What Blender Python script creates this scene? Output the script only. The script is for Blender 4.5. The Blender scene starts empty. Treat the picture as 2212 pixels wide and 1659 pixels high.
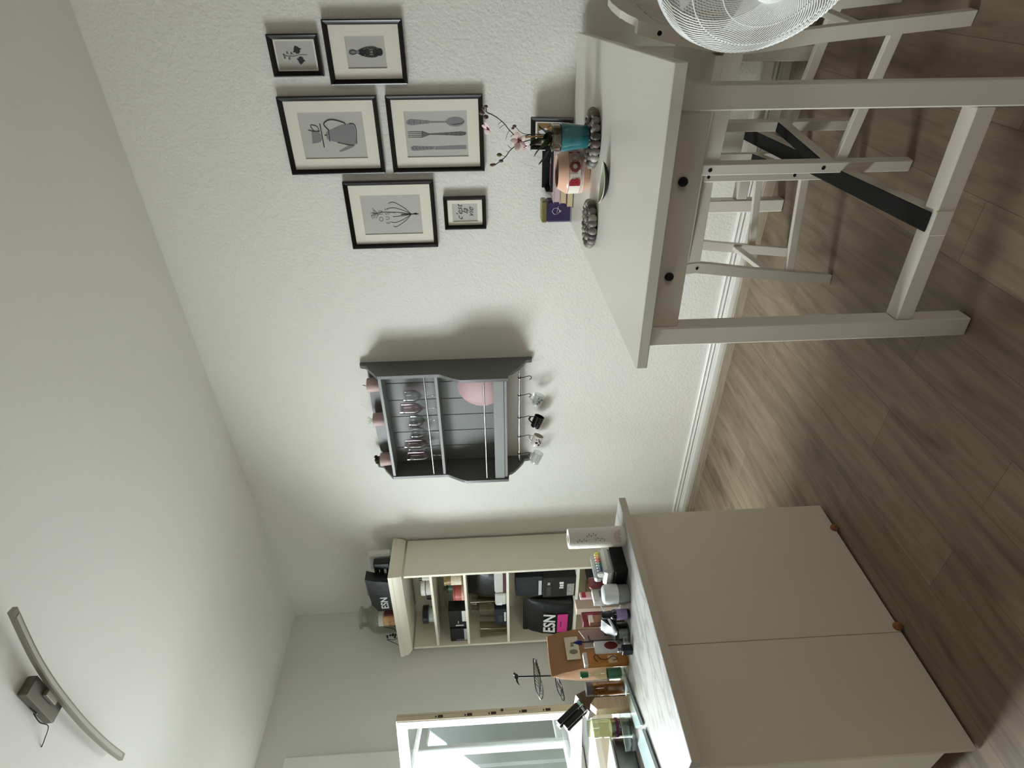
import bpy, bmesh, math, random
from mathutils import Vector, Matrix, Euler
random.seed(7)
PI = math.pi
S = bpy.context.scene
C = S.collection

# ------------------------------------------------------------------ camera
F_PX, YAW, PITCH, ROLL = 1285.3, .9493, -.0459, -.0373
CAM = Vector((-2.8895, 0, 1.4555))
fw = Vector((math.sin(YAW)*math.cos(PITCH), math.cos(YAW)*math.cos(PITCH), math.sin(PITCH)))
r0 = Vector((math.cos(YAW), -math.sin(YAW), 0)); u0 = r0.cross(fw)
rt = r0*math.cos(ROLL) + u0*math.sin(ROLL); up = -r0*math.sin(ROLL) + u0*math.cos(ROLL)
cd = bpy.data.cameras.new('camera'); cam = bpy.data.objects.new('camera', cd); C.objects.link(cam)
cd.sensor_fit = 'HORIZONTAL'; cd.sensor_width = 36; cd.lens = F_PX*36/2212; cd.clip_start = .02
# the phone was held on its side: picture right is room down, picture up is room right
cam.matrix_world = Matrix(((-up.x, rt.x, -fw.x, CAM.x), (-up.y, rt.y, -fw.y, CAM.y), (-up.z, rt.z, -fw.z, CAM.z), (0, 0, 0, 1)))
S.camera = cam

# ------------------------------------------------------------------ sky, daylight, exposure
W = bpy.data.worlds.new('overcast'); S.world = W; W.use_nodes = True
wn, wl = W.node_tree.nodes, W.node_tree.links
bg = wn['Background']; bg.inputs[1].default_value = 2.2
wtc = wn.new('ShaderNodeTexCoord'); wsp = wn.new('ShaderNodeSeparateXYZ'); wrp = wn.new('ShaderNodeValToRGB')   # bright overcast sky over a dim yard
wl.new(wtc.outputs['Generated'], wsp.inputs[0]); wl.new(wsp.outputs['Z'], wrp.inputs[0]); wl.new(wrp.outputs[0], bg.inputs[0])
wrp.color_ramp.elements[0].position = 0; wrp.color_ramp.elements[0].color = (.16, .17, .14, 1)
wrp.color_ramp.elements[1].position = .08; wrp.color_ramp.elements[1].color = (.9, .97, 1, 1)
def area(name, loc, rot, sx, sy, power, col):
    d = bpy.data.lights.new(name, 'AREA'); d.shape = 'RECTANGLE'; d.size = sx; d.size_y = sy; d.energy = power; d.color = col
    o = bpy.data.objects.new(name, d); C.objects.link(o); o.location = loc; o.rotation_euler = rot; return o
kl = area('kitchen_window_daylight', (-1.98, 4.5, 2.0), (-PI/2+.7, 0, 0), 1.15, 1.8, 245, (.9, .965, 1)); kl.data.spread = 2.5
area('added_front_fill', (-3.65, -2.7, 1.6), (PI/2, 0, 0), .8, 1.3, 17, (1, .93, .83))  # added warm fill from behind the camera, no source known there
vs = S.view_settings; vs.view_transform = 'Standard'; vs.look = 'None'; vs.gamma = 1; vs.use_curve_mapping = False; vs.exposure = -.06

# ------------------------------------------------------------------ materials
MAT = {}
def lin(c):
    f = lambda v: v/12.92 if v <= .04045 else ((v+.055)/1.055)**2.4
    return tuple(f(v/255) for v in c) + (1,)
def mat(name, rgb, rough=.5, metal=0, bump=0, bscale=60, var=0, vscale=8, coat=0, trans=0, alpha=1, ior=1.45, spec=.5):
    if name in MAT: return MAT[name]
    m = bpy.data.materials.new(name); m.use_nodes = True; N = m.node_tree.nodes; L = m.node_tree.links
    p = N['Principled BSDF']; col = lin(rgb)
    p.inputs['Base Color'].default_value = col; p.inputs['Roughness'].default_value = rough; p.inputs['Metallic'].default_value = metal
    p.inputs['Coat Weight'].default_value = coat; p.inputs['Transmission Weight'].default_value = trans; p.inputs['IOR'].default_value = ior
    p.inputs['Alpha'].default_value = alpha; p.inputs['Specular IOR Level'].default_value = spec
    tc = N.new('ShaderNodeTexCoord')
    nz = N.new('ShaderNodeTexNoise'); nz.inputs['Scale'].default_value = vscale; nz.inputs['Detail'].default_value = 4
    L.new(tc.outputs['Object'], nz.inputs['Vector'])
    mx = N.new('ShaderNodeMix'); mx.data_type = 'RGBA'; v = max(var, .02)
    mx.inputs[6].default_value = tuple(max(0, c*(1-v)) for c in col[:3]) + (1,); mx.inputs[7].default_value = tuple(min(1, c*(1+v)) for c in col[:3]) + (1,)
    L.new(nz.outputs['Fac'], mx.inputs[0]); L.new(mx.outputs[2], p.inputs['Base Color'])
    if bump:
        n2 = N.new('ShaderNodeTexNoise'); n2.inputs['Scale'].default_value = bscale; n2.inputs['Detail'].default_value = 3
        L.new(tc.outputs['Object'], n2.inputs['Vector'])
        b = N.new('ShaderNodeBump'); b.inputs['Strength'].default_value = bump; b.inputs['Distance'].default_value = .01
        L.new(n2.outputs['Fac'], b.inputs['Height']); L.new(b.outputs[0], p.inputs['Normal'])
    MAT[name] = m; return m
def thin_glass(name, tint=(255, 255, 255), boost=1.0, rough=.02):
    if name in MAT: return MAT[name]
    m = bpy.data.materials.new(name); m.use_nodes = True; N = m.node_tree.nodes; L = m.node_tree.links
    N.remove(N['Principled BSDF']); o = N['Material Output']
    t = N.new('ShaderNodeBsdfTransparent'); t.inputs[0].default_value = lin(tint)
    g = N.new('ShaderNodeBsdfGlossy'); g.inputs['Roughness'].default_value = rough
    fr = N.new('ShaderNodeLayerWeight'); fr.inputs[0].default_value = .5
    pw = N.new('ShaderNodeMath'); pw.operation = 'POWER'; pw.inputs[1].default_value = 5; L.new(fr.outputs['Facing'], pw.inputs[0])
    ma = N.new('ShaderNodeMath'); ma.operation = 'MULTIPLY_ADD'; ma.inputs[1].default_value = .8; ma.inputs[2].default_value = .04; L.new(pw.outputs[0], ma.inputs[0])
    mu = N.new('ShaderNodeMath'); mu.operation = 'MULTIPLY'; mu.use_clamp = True; mu.inputs[1].default_value = boost
    mx = N.new('ShaderNodeMixShader')
    L.new(ma.outputs[0], mu.inputs[0]); L.new(mu.outputs[0], mx.inputs[0]); L.new(t.outputs[0], mx.inputs[1]); L.new(g.outputs[0], mx.inputs[2])
    L.new(mx.outputs[0], o.inputs[0]); MAT[name] = m; return m
def wall_mat(name, rgb, st):
    m = mat(name, rgb, .92, var=.02, vscale=1.5)
    N = m.node_tree.nodes; L = m.node_tree.links; p = N['Principled BSDF']
    tc = [n for n in N if n.type == 'TEX_COORD'][0]
    a = N.new('ShaderNodeTexNoise'); a.inputs['Scale'].default_value = 120; a.inputs['Detail'].default_value = 3; a.inputs['Roughness'].default_value = .6
    v = N.new('ShaderNodeTexVoronoi'); v.inputs['Scale'].default_value = 80; v.feature = 'SMOOTH_F1'
    L.new(tc.outputs['Object'], a.inputs['Vector']); L.new(tc.outputs['Object'], v.inputs['Vector'])
    ad = N.new('ShaderNodeMath'); ad.operation = 'ADD'; L.new(a.outputs['Fac'], ad.inputs[0]); L.new(v.outputs['Distance'], ad.inputs[1])
    b = N.new('ShaderNodeBump'); b.inputs['Strength'].default_value = st; b.inputs['Distance'].default_value = .0022
    L.new(ad.outputs[0], b.inputs['Height']); L.new(b.outputs[0], p.inputs['Normal']); return m
def floor_mat():
    m = mat('laminate_floor', (176, 164, 146), .5, spec=.3); N = m.node_tree.nodes; L = m.node_tree.links; p = N['Principled BSDF']
    tc = [n for n in N if n.type == 'TEX_COORD'][0]
    br = N.new('ShaderNodeTexBrick'); br.offset = .37; br.inputs['Scale'].default_value = 1
    br.inputs['Brick Width'].default_value = 1.28; br.inputs['Row Height'].default_value = .19; br.inputs['Mortar Size'].default_value = .0012
    br.inputs['Color1'].default_value = lin((149, 133, 113)); br.inputs['Color2'].default_value = lin((128, 113, 94)); br.inputs['Mortar'].default_value = lin((110, 96, 80))
    L.new(tc.outputs['Object'], br.inputs['Vector'])
    mp = N.new('ShaderNodeMapping'); mp.inputs['Scale'].default_value = (1.6, 15, 1); L.new(tc.outputs['Object'], mp.inputs['Vector'])
    g = N.new('ShaderNodeTexNoise'); g.inputs['Scale'].default_value = 1.6; g.inputs['Detail'].default_value = 7; g.inputs['Roughness'].default_value = .62; g.inputs['Distortion'].default_value = .5
    L.new(mp.outputs[0], g.inputs['Vector'])
    rp = N.new('ShaderNodeValToRGB'); rp.color_ramp.elements[0].position = .33; rp.color_ramp.elements[1].position = .62
    rp.color_ramp.elements[0].color = (.47, .44, .41, 1); rp.color_ramp.elements[1].color = (1.05, 1.04, 1.02, 1)
    L.new(g.outputs['Fac'], rp.inputs[0])
    mp2 = N.new('ShaderNodeMapping'); mp2.inputs['Scale'].default_value = (2.2, 6.5, 1); L.new(tc.outputs['Object'], mp2.inputs['Vector'])
    k = N.new('ShaderNodeTexNoise'); k.inputs['Scale'].default_value = 1.1; k.inputs['Detail'].default_value = 3; L.new(mp2.outputs[0], k.inputs['Vector'])
    rk = N.new('ShaderNodeValToRGB'); rk.color_ramp.elements[0].position = .27; rk.color_ramp.elements[1].position = .42
    rk.color_ramp.elements[0].color = (.55, .5, .45, 1); rk.color_ramp.elements[1].color = (1, 1, 1, 1); L.new(k.outputs['Fac'], rk.inputs[0])
    m1 = N.new('ShaderNodeMix'); m1.data_type = 'RGBA'; m1.blend_type = 'MULTIPLY'; m1.inputs[0].default_value = .62
    L.new(br.outputs['Color'], m1.inputs[6]); L.new(rp.outputs[0], m1.inputs[7])
    m2 = N.new('ShaderNodeMix'); m2.data_type = 'RGBA'; m2.blend_type = 'MULTIPLY'; m2.inputs[0].default_value = .8
    L.new(m1.outputs[2], m2.inputs[6]); L.new(rk.outputs[0], m2.inputs[7]); L.new(m2.outputs[2], p.inputs['Base Color'])
    return m
def marble_mat():
    m = mat('marble_worktop', (178, 177, 172), .34); N = m.node_tree.nodes; L = m.node_tree.links; p = N['Principled BSDF']
    tc = [n for n in N if n.type == 'TEX_COORD'][0]
    mp = N.new('ShaderNodeMapping'); mp.inputs['Rotation'].default_value = (0, 0, .35); mp.inputs['Scale'].default_value = (1.2, 4.5, 1); L.new(tc.outputs['Object'], mp.inputs['Vector'])
    n = N.new('ShaderNodeTexNoise'); n.inputs['Scale'].default_value = 2.4; n.inputs['Detail'].default_value = 8; n.inputs['Distortion'].default_value = 1.3; L.new(mp.outputs[0], n.inputs['Vector'])
    r = N.new('ShaderNodeValToRGB'); e = r.color_ramp.elements; e[0].position = .43; e[0].color = lin((178, 177, 172)); e[1].position = .56; e[1].color = lin((182, 181, 177))
    x = e.new(.49); x.color = lin((150, 149, 145)); L.new(n.outputs['Fac'], r.inputs[0]); L.new(r.outputs[0], p.inputs['Base Color']); return m
def wood_mat(name, a, b, rough=.45, sc=(1, 14, 14)):
    m = mat(name, a, rough); N = m.node_tree.nodes; L = m.node_tree.links; p = N['Principled BSDF']
    tc = [n for n in N if n.type == 'TEX_COORD'][0]
    mp = N.new('ShaderNodeMapping'); mp.inputs['Scale'].default_value = sc; L.new(tc.outputs['Object'], mp.inputs['Vector'])
    n = N.new('ShaderNodeTexNoise'); n.inputs['Scale'].default_value = 6; n.inputs['Detail'].default_value = 6; L.new(mp.outputs[0], n.inputs['Vector'])
    r = N.new('ShaderNodeValToRGB'); r.color_ramp.elements[0].position = .35; r.color_ramp.elements[1].position = .65
    r.color_ramp.elements[0].color = lin(b); r.color_ramp.elements[1].color = lin(a); L.new(n.outputs['Fac'], r.inputs[0]); L.new(r.outputs[0], p.inputs['Base Color']); return m

white_wall = wall_mat('rough_white_plaster', (233, 231, 223), .7)
plain_wall = wall_mat('smooth_white_plaster', (230, 230, 225), .12)
taupe_wall = wall_mat('taupe_plaster', (104, 96, 84), .12)  # unseen walls, toned dark to cut the bounced light in the room
ceil_m = wall_mat('ceiling_white', (233, 231, 224), .05)
FLOOR = floor_mat(); MARBLE = marble_mat()
white_paint = mat('white_lacquer', (222, 216, 203), .38, var=.015)
trim_white = mat('trim_white', (236, 234, 228), .35)
cream_panel = mat('cream_panel', (214, 204, 184), .5, var=.015)
cream_case = mat('cream_bookcase', (232, 226, 208), .42)
grey_paint = mat('grey_paint', (103, 104, 102), .4, var=.04)
black = mat('black_satin', (14, 13, 13), .35)
matte_black = mat('matte_black', (10, 10, 10), .75)
dark_hole = mat('dark_hole', (5, 5, 5), .9)
chrome = mat('chrome', (200, 200, 200), .15, 1)
steel = mat('brushed_steel', (150, 150, 148), .28, 1)
glass = thin_glass('clear_glass', (244, 246, 246), 2.4)
pane_glass = thin_glass('window_glass', (240, 246, 246), 4.5, .0)

# ------------------------------------------------------------------ mesh helpers
def nb(): return bmesh.new()
def box(b, c, s, bev=0, M=None, seg=1):
    T = Matrix.Translation(c) @ Matrix.Diagonal((s[0], s[1], s[2], 1))
    if M is not None: T = M @ T
    v = bmesh.ops.create_cube(b, size=1, matrix=T)['verts']
    if bev:
        es = list({e for x in v for e in x.link_edges})
        bmesh.ops.bevel(b, geom=es, offset=bev, segments=seg, affect='EDGES', profile=.5)
    return b
def bx(b, x0, x1, y0, y1, z0, z1, bev=0, M=None): return box(b, ((x0+x1)/2, (y0+y1)/2, (z0+z1)/2), (abs(x1-x0), abs(y1-y0), abs(z1-z0)), bev, M)
def align(p0, p1):
    d = Vector(p1) - Vector(p0); q = d.to_track_quat('Z', 'Y')
    return Matrix.Translation(p0) @ q.to_matrix().to_4x4(), d.length
def lathe(b, prof, n=32, M=None, caps=True):
    M = M or Matrix(); rings = []
    for r, z in prof:
        if r < 1e-6: rings.append([b.verts.new(M @ Vector((0, 0, z)))])
        else: rings.append([b.verts.new(M @ Vector((r*math.cos(2*PI*k/n), r*math.sin(2*PI*k/n), z))) for k in range(n)])
    for A, B in zip(rings, rings[1:]):
        for k in range(n):
            a, a2 = A[k % len(A)], A[(k+1) % len(A)]; c, c2 = B[k % len(B)], B[(k+1) % len(B)]
            f = [a, a2, c2, c]; f = [x for i, x in enumerate(f) if x not in f[:i]]
            if len(f) > 2:
                try: b.faces.new(f)
                except ValueError: pass
    if caps:
        for R, fl in ((rings[0], True), (rings[-1], False)):
            if len(R) > 2:
                try: b.faces.new(R[::-1] if fl else R)
                except ValueError: pass
    return b
def cyl(b, p0, p1, r0, r1=None, n=20):
    M, L = align(p0, p1); return lathe(b, [(r0, 0), (r0 if r1 is None else r1, L)], n, M)
def tube(b, pts, r, n=8, closed=False):
    P = [Vector(p) for p in pts]; m = len(P); rings = []; ref = None
    for i in range(m):
        t = (P[(i+1) % m] - P[i-1]) if (closed or 0 < i < m-1) else (P[1]-P[0] if i == 0 else P[-1]-P[-2])
        t.normalize()
        if ref is None: ref = t.orthogonal().normalized()
        ref = (ref - t*ref.dot(t)); ref = ref.normalized() if ref.length > 1e-6 else t.orthogonal().normalized()
        w = t.cross(ref); rr = r[i] if isinstance(r, (list, tuple)) else r
        rings.append([b.verts.new(P[i] + (ref*math.cos(2*PI*k/n) + w*math.sin(2*PI*k/n))*rr) for k in range(n)])
    for i in range(m if closed else m-1):
        A, B = rings[i], rings[(i+1) % m]
        for k in range(n): b.faces.new((A[k], A[(k+1) % n], B[(k+1) % n], B[k]))
    if not closed: b.faces.new(rings[0][::-1]); b.faces.new(rings[-1])
    return b
def prism(b, pts, vec):
    a = [b.verts.new(p) for p in pts]; vec = Vector(vec); c = [b.verts.new(Vector(p)+vec) for p in pts]; n = len(a)
    b.faces.new(a[::-1]); b.faces.new(c)
    for i in range(n): b.faces.new((a[i], a[(i+1) % n], c[(i+1) % n], c[i]))
    return b
def sph(b, c, r, s=(1, 1, 1), R=None, u=16, v=10):
    T = Matrix.Translation(c) @ (R.to_4x4() if R is not None else Matrix()) @ Matrix.Diagonal((r*s[0], r*s[1], r*s[2], 1))
    bmesh.ops.create_uvsphere(b, u_segments=u, v_segments=v, radius=1, matrix=T); return b
def smooth(pts, k=6):
    P = [Vector(p) for p in pts]; out = []
    for i in range(len(P)-1):
        a, b_, c, d = P[max(i-1, 0)], P[i], P[i+1], P[min(i+2, len(P)-1)]
        for j in range(k):
            t = j/k; out.append(.5*((2*b_) + (c-a)*t + (2*a-5*b_+4*c-d)*t*t + (3*b_-a-3*c+d)*t**3))
    return out + [P[-1]]
def text(body, size, M, bold=0, ext=.0006, align_x='CENTER', shear=0, xs=1):
    """a bmesh holding lettering, centred on M (x right, y up, z out of the surface)"""
    cu = bpy.data.curves.new('t', 'FONT'); cu.body = body; cu.size = size; cu.extrude = ext; cu.align_x = align_x; cu.align_y = 'CENTER'; cu.offset = bold; cu.shear = shear; cu.resolution_u = 3
    o = bpy.data.objects.new('t', cu); C.objects.link(o); dg = bpy.context.evaluated_depsgraph_get()
    me = bpy.data.meshes.new_from_object(o.evaluated_get(dg)); b = nb(); b.from_mesh(me)
    b.transform(M @ Matrix.Diagonal((xs, 1, 1, 1))); C.objects.unlink(o); bpy.data.objects.remove(o); bpy.data.curves.remove(cu); bpy.data.meshes.remove(me); return b
def join(b, other):
    me = bpy.data.meshes.new('j'); other.to_mesh(me); other.free(); b.from_mesh(me); bpy.data.meshes.remove(me); return b
def marks(n, size, M):
    b = nb(); x = -n*size*.36
    for k in range(n):
        w = size*(.34+.22*((k*7) % 3)/2); bx(b, x, x+w, -size*.36, size*(.3 if k % 2 else .38), 0, .0006, 0, M); x += w+size*.16
    return b
def obj(name, b, m, parent=None, ang=35, **props):
    bmesh.ops.recalc_face_normals(b, faces=b.faces)
    me = bpy.data.meshes.new(name); b.to_mesh(me); b.free(); me.materials.append(m)
    for f in me.polygons: f.use_smooth = True
    me.set_sharp_from_angle(angle=math.radians(ang))
    o = bpy.data.objects.new(name, me); C.objects.link(o); o.parent = parent
    for k, v in props.items(): o[k] = v
    return o
def thing(name, label, cat, loc=(0, 0, 0), rz=0, group=None, R=None):
    o = bpy.data.objects.new(name, None); o.empty_display_size = .05; C.objects.link(o); o.location = loc
    o.rotation_euler = R.to_euler() if R is not None else (0, 0, rz)
    o['label'] = label; o['category'] = cat
    if group: o['group'] = group
    return o
def dup(root, loc, rz=0, label=None):
    c = root.copy(); C.objects.link(c); c.location = loc; c.rotation_euler = (0, 0, rz)
    if label: c['label'] = label
    def kids(a, na):
        for ch in list(a.children):
            k = ch.copy(); C.objects.link(k); k.parent = na; kids(ch, k)
    kids(root, c); return c
def struct(name, b, m, parent=None):
    o = obj(name, b, m, parent)
    if parent is None: o['kind'] = 'structure'
    return o
def Rz(a): return Matrix.Rotation(a, 4, 'Z')
def Ry(a): return Matrix.Rotation(a, 4, 'Y')
def Rx(a): return Matrix.Rotation(a, 4, 'X')
T4 = Matrix.Translation
WALLR = Matrix(((0, 0, -1), (-1, 0, 0), (0, 1, 0)))      # on the right wall: x = viewer's right, y = up, z = out into the room

# ================================================================== ROOM
YB, H = 4.26, 3.035
struct('floor', bx(nb(), -4.8, .2, -2.7, 4.6, -.1, 0), FLOOR)
struct('ceiling', bx(nb(), -4.8, .2, -2.7, 4.6, H, H+.1), ceil_m)
struct('wall_right', bx(nb(), 0, .2, -2.7, 4.6, 0, H), white_wall)
b = nb(); X0, X1, Z0, Z1 = -2.62, -1.345, .95, 2.74
bx(b, -4.8, X0, YB, YB+.12, 0, H); bx(b, X1, 0, YB, YB+.12, 0, H); bx(b, X0, X1, YB, YB+.12, 0, Z0); bx(b, X0, X1, YB, YB+.12, Z1, H)
struct('wall_back', b, plain_wall)
struct('wall_left', bx(nb(), -4.9, -4.7, -2.7, 4.6, 0, H), taupe_wall)
b = nb(); bx(b, -4.8, -4.1, -2.72, -2.6, 0, H); bx(b, -3.2, 0, -2.72, -2.6, 0, H); bx(b, -4.1, -3.2, -2.72, -2.6, 0, .9); bx(b, -4.1, -3.2, -2.72, -2.6, 2.3, H)  # opening cut into this unseen wall for the added fill light
struct('wall_front', b, taupe_wall)
# skirting: floor-coloured strip, white moulded board and two thin pipes' worth of ridges above it
y0, y1 = -2.6, 4.26
struct('baseboard_right', prism(nb(), [(0, y0, 0), (-.034, y0, 0), (-.034, y0, .008), (-.03, y0, .046), (-.024, y0, .052), (0, y0, .052)], (0, y1-y0, 0)), wood_mat('skirting_laminate', (172, 160, 141), (150, 137, 119), .5, (14, 1, 14)))
prof = [(0, .053), (-.024, .053), (-.026, .057), (-.026, .083), (-.021, .086), (-.023, .089), (-.019, .092), (-.021, .095), (-.015, .098), (-.015, .101), (-.006, .102), (-.006, .108), (-.016, .109), (-.019, .113), (-.016, .118), (-.006, .119), (-.006, .128), (-.014, .129), (-.016, .134), (-.012, .139), (0, .141)]
struct('trim_1', prism(nb(), [(x, y0, z) for x, z in prof], (0, y1-y0, 0)), trim_white)
struct('baseboard_back', bx(nb(), -4.7, 0, YB-.024, YB, 0, .09, .003), trim_white)
# hairline plaster seam and screw holes above the opened window
# ---- kitchen window
win = bpy.data.objects.new('window_1', None); C.objects.link(win); win['kind'] = 'structure'
wframe = mat('window_white', (240, 240, 236), .3); aged = mat('aged_window_edge', (196, 186, 160), .55, var=.12, vscale=14)
b = nb()
for x0, x1, z0, z1 in ((X0-.14, X0, Z0-.04, Z1+.11), (X1+.15, X1+.285, Z0-.04, Z1+.11), (X0, X1+.15, Z1, Z1+.11)): bx(b, x0, x1, YB-.035, YB, z0, z1, .012)
obj('casing', b, wframe, win)
b = nb()
for x0, x1, z0, z1 in ((X0, X0+.05, Z0, Z1), (X1-.05, X1+.15, Z0, Z1), (X0+.05, X1-.05, Z1-.05, Z1), (X0+.05, X1-.05, Z0, Z0+.03), (X0+.05, X1-.05, 2.06, 2.14)): bx(b, x0, x1, YB+.002, YB+.1, z0, z1, .004)
obj('frame', b, wframe, win)
obj('sill', bx(nb(), X0-.1, X1+.2, YB-.1, YB+.005, Z0-.045, Z0-.005, .006), wframe, win)
def sash(w, h, M, nm, mullion=False):
    b = nb(); t = .06; d = .05
    for x0, x1, z0, z1 in ((0, t, 0, h), (w-t, w, 0, h), (t, w-t, 0, t), (t, w-t, h-t, h)): bx(b, x0, x1, 0, d, z0, z1, .006, M)
    o = obj(nm, b, wframe, win)
    obj('pane', bx(nb(), t-.004, w-t+.004, .022, .028, t-.004, h-t+.004, 0, M), pane_glass, o); return o
sash(.6, 1.07, T4((X0+.04, YB+.03, .965)), 'sash')
sash(1.22, .56, T4((X0+.03, YB+.03, 2.15)), 'upper_sash')
# right casement swung into the room
hin = Vector((-1.345, 4.23, .955)); ang = math.atan2(-.954, .3); MS = T4(hin) @ Rz(ang) @ T4((0, -.05, 0))
so = sash(.66, 1.086, MS, 'open_sash')
b = nb(); bx(b, .66, .6625, .004, .046, 0, 1.086, 0, MS); bx(b, .66, .667, .036, .05, 0, 1.086, .002, MS); obj('rebate_edge', b, aged, so, label='yellowed rebate edge of the opened casement')
b = nb()
for z in (.83, .66, .52, .34, .2): bx(b, .6625, .665, .012, .03, z-.015, z+.015, .001, MS); bx(b, .6625, .665, .014, .026, z+.022, z+.03, .001, MS)
obj('lock_plate', b, mat('rusty_lock', (58, 46, 36), .5, .6), so, label='dark rusty lock plates')
b = nb(); box(b, (.672, .03, .47), (.012, .012, .014), .003, MS); obj('latch_pin', b, black, so)
# unseen window added behind the camera to let in the warm fill light
w2 = bpy.data.objects.new('fill_window', None); C.objects.link(w2); w2['kind'] = 'structure'
b = nb()
for x0, x1, z0, z1 in ((-4.1, -4.04, .9, 2.3), (-3.26, -3.2, .9, 2.3), (-4.04, -3.26, .9, .96), (-4.04, -3.26, 2.24, 2.3)): bx(b, x0, x1, -2.69, -2.63, z0, z1, .004)
obj('frame', b, wframe, w2)
# view outside the kitchen window: pale facade across the yard
struct('exterior_wall', bx(nb(), -7, 2, 9, 9.2, -3, 3.6), mat('facade', (205, 205, 190), .9))

# ================================================================== KITCHEN ISLAND
isl = thing('kitchen_island', 'cream panelled kitchen island with plain back facing the table', 'kitchen island', (-1.64, 1.948, 0))
for x0, x1 in ((-.512, -.1275), (-.1255, .475)): obj('back_panel', bx(nb(), x0, x1, 0, .018, .012, .866, .0012), cream_panel, isl)
b = nb(); bx(b, .455, .473, .018, 1.03, .012, .866); obj('side_panel', b, cream_panel, isl)
b = nb(); bx(b, -.49, .455, .02, 1.03, .1, .866); obj('body', b, cream_panel, isl)
ivory = mat('ivory_door', (222, 218, 203), .4)
for y0, y1 in ((.02, .52), (.524, 1.028)):
    d = obj('door', bx(nb(), -.51, -.491, y0, y1, .1, .862, .003), ivory, isl)
    obj('handle', tube(nb(), smooth([(-.511, y1-.06, .6), (-.54, y1-.06, .61), (-.54, y1-.06, .7), (-.511, y1-.06, .71)]), .005), steel, d)
obj('plinth', bx(nb(), -.45, .44, .06, 1, 0, .1), mat('plinth_white', (205, 200, 186), .5), isl)
cork = mat('cork', (134, 92, 52), .85, bump=.5, bscale=90, var=.25, vscale=60)
for x in (.345, -.108):
    b = nb(); sph(b, (x, -.004, .0165), .016, (1, .9, 1)); bmesh.ops.bisect_plane(b, geom=b.verts[:]+b.edges[:]+b.faces[:], plane_co=(0, 0, .001), plane_no=(0, 0, -1), clear_outer=True); obj('foot', b, cork, isl, label='brown cork bumper foot')
wt = thing('worktop', 'pale veined marble-look worktop lying on the kitchen island', 'worktop', (-1.632, 2.44, .866))
obj('slab', bx(nb(), -.519, .519, -.538, .56, .0, .03, .0012), MARBLE, wt)
obj('edge_band', bx(nb(), -.52, .52, -.54, -.5381, .0, .0292, .0004), mat('edge_band_cream', (196, 186, 168), .5), wt)
# counter under the window, far side of the kitchen
kc = thing('kitchen_counter', 'white kitchen counter below the window behind the island', 'kitchen counter', (-2.3, 3.66, 0))
obj('body', bx(nb(), -1.2, 1.25, .02, .58, .1, .86), ivory, kc); obj('plinth', bx(nb(), -1.2, 1.25, .06, .58, 0, .1), trim_white, kc)
obj('countertop', bx(nb(), -1.22, 1.27, 0, .595, .86, .9, .004), mat('gloss_white_top', (236, 236, 232), .2), kc)

# ================================================================== BOOKCASE (open kitchen cupboard by the corner)
BO = Vector((-.342, 3.385, 0)); BA = math.atan2(.9975, -.0702)       # local x runs along the front to the window wall, local -y runs to the right wall
bk = thing('bookcase', 'tall cream open bookcase with cornice standing in the corner', 'bookcase', BO, BA)
def BM(x, dep, z, rz=0): return T4(BO) @ Rz(BA) @ T4((x, -dep, z)) @ Rz(rz)
BWD, BD = .79, .32
for x0, nm in ((0, 'side_panel'), (BWD-.02, 'side_panel')): obj(nm, bx(nb(), x0, x0+.02, -BD, 0, 0, 2.05, .001), cream_case, bk)
obj('back_board', bx(nb(), .02, BWD-.02, -BD, -BD+.006, .02, 2.05), cream_case, bk)
for z in (.06, .462, .868, 1.357, 1.652, 1.881): obj('shelf', bx(nb(), .0205, BWD-.0205, -BD+.007, -.002, z-.018, z, .001), cream_case, bk)
obj('plinth', bx(nb(), .02, BWD-.02, -.03, -.012, 0, .042), cream_case, bk)
b = nb()
lo = [(-.006, .006), (BWD+.006, .006), (BWD+.006, -BD), (-.006, -BD)]; hi = [(-.03, .034), (BWD+.036, .034), (BWD+.036, -BD), (-.03, -BD)]
rings = []
for z, k in ((2.064, 0), (2.072, .12), (2.085, .55), (2.1, .8), (2.12, .86), (2.126, 1), (2.15, 1)):
    rings.append([b.verts.new((a[0]*(1-k)+c[0]*k, a[1]*(1-k)+c[1]*k, z)) for a, c in zip(lo, hi)])
for A, B in zip(rings, rings[1:]):
    for k in range(4): b.faces.new((A[k], A[(k+1) % 4], B[(k+1) % 4], B[k]))
b.faces.new(rings[0][::-1]); b.faces.new(rings[-1]); obj('cornice', b, cream_case, bk, 25)

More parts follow.
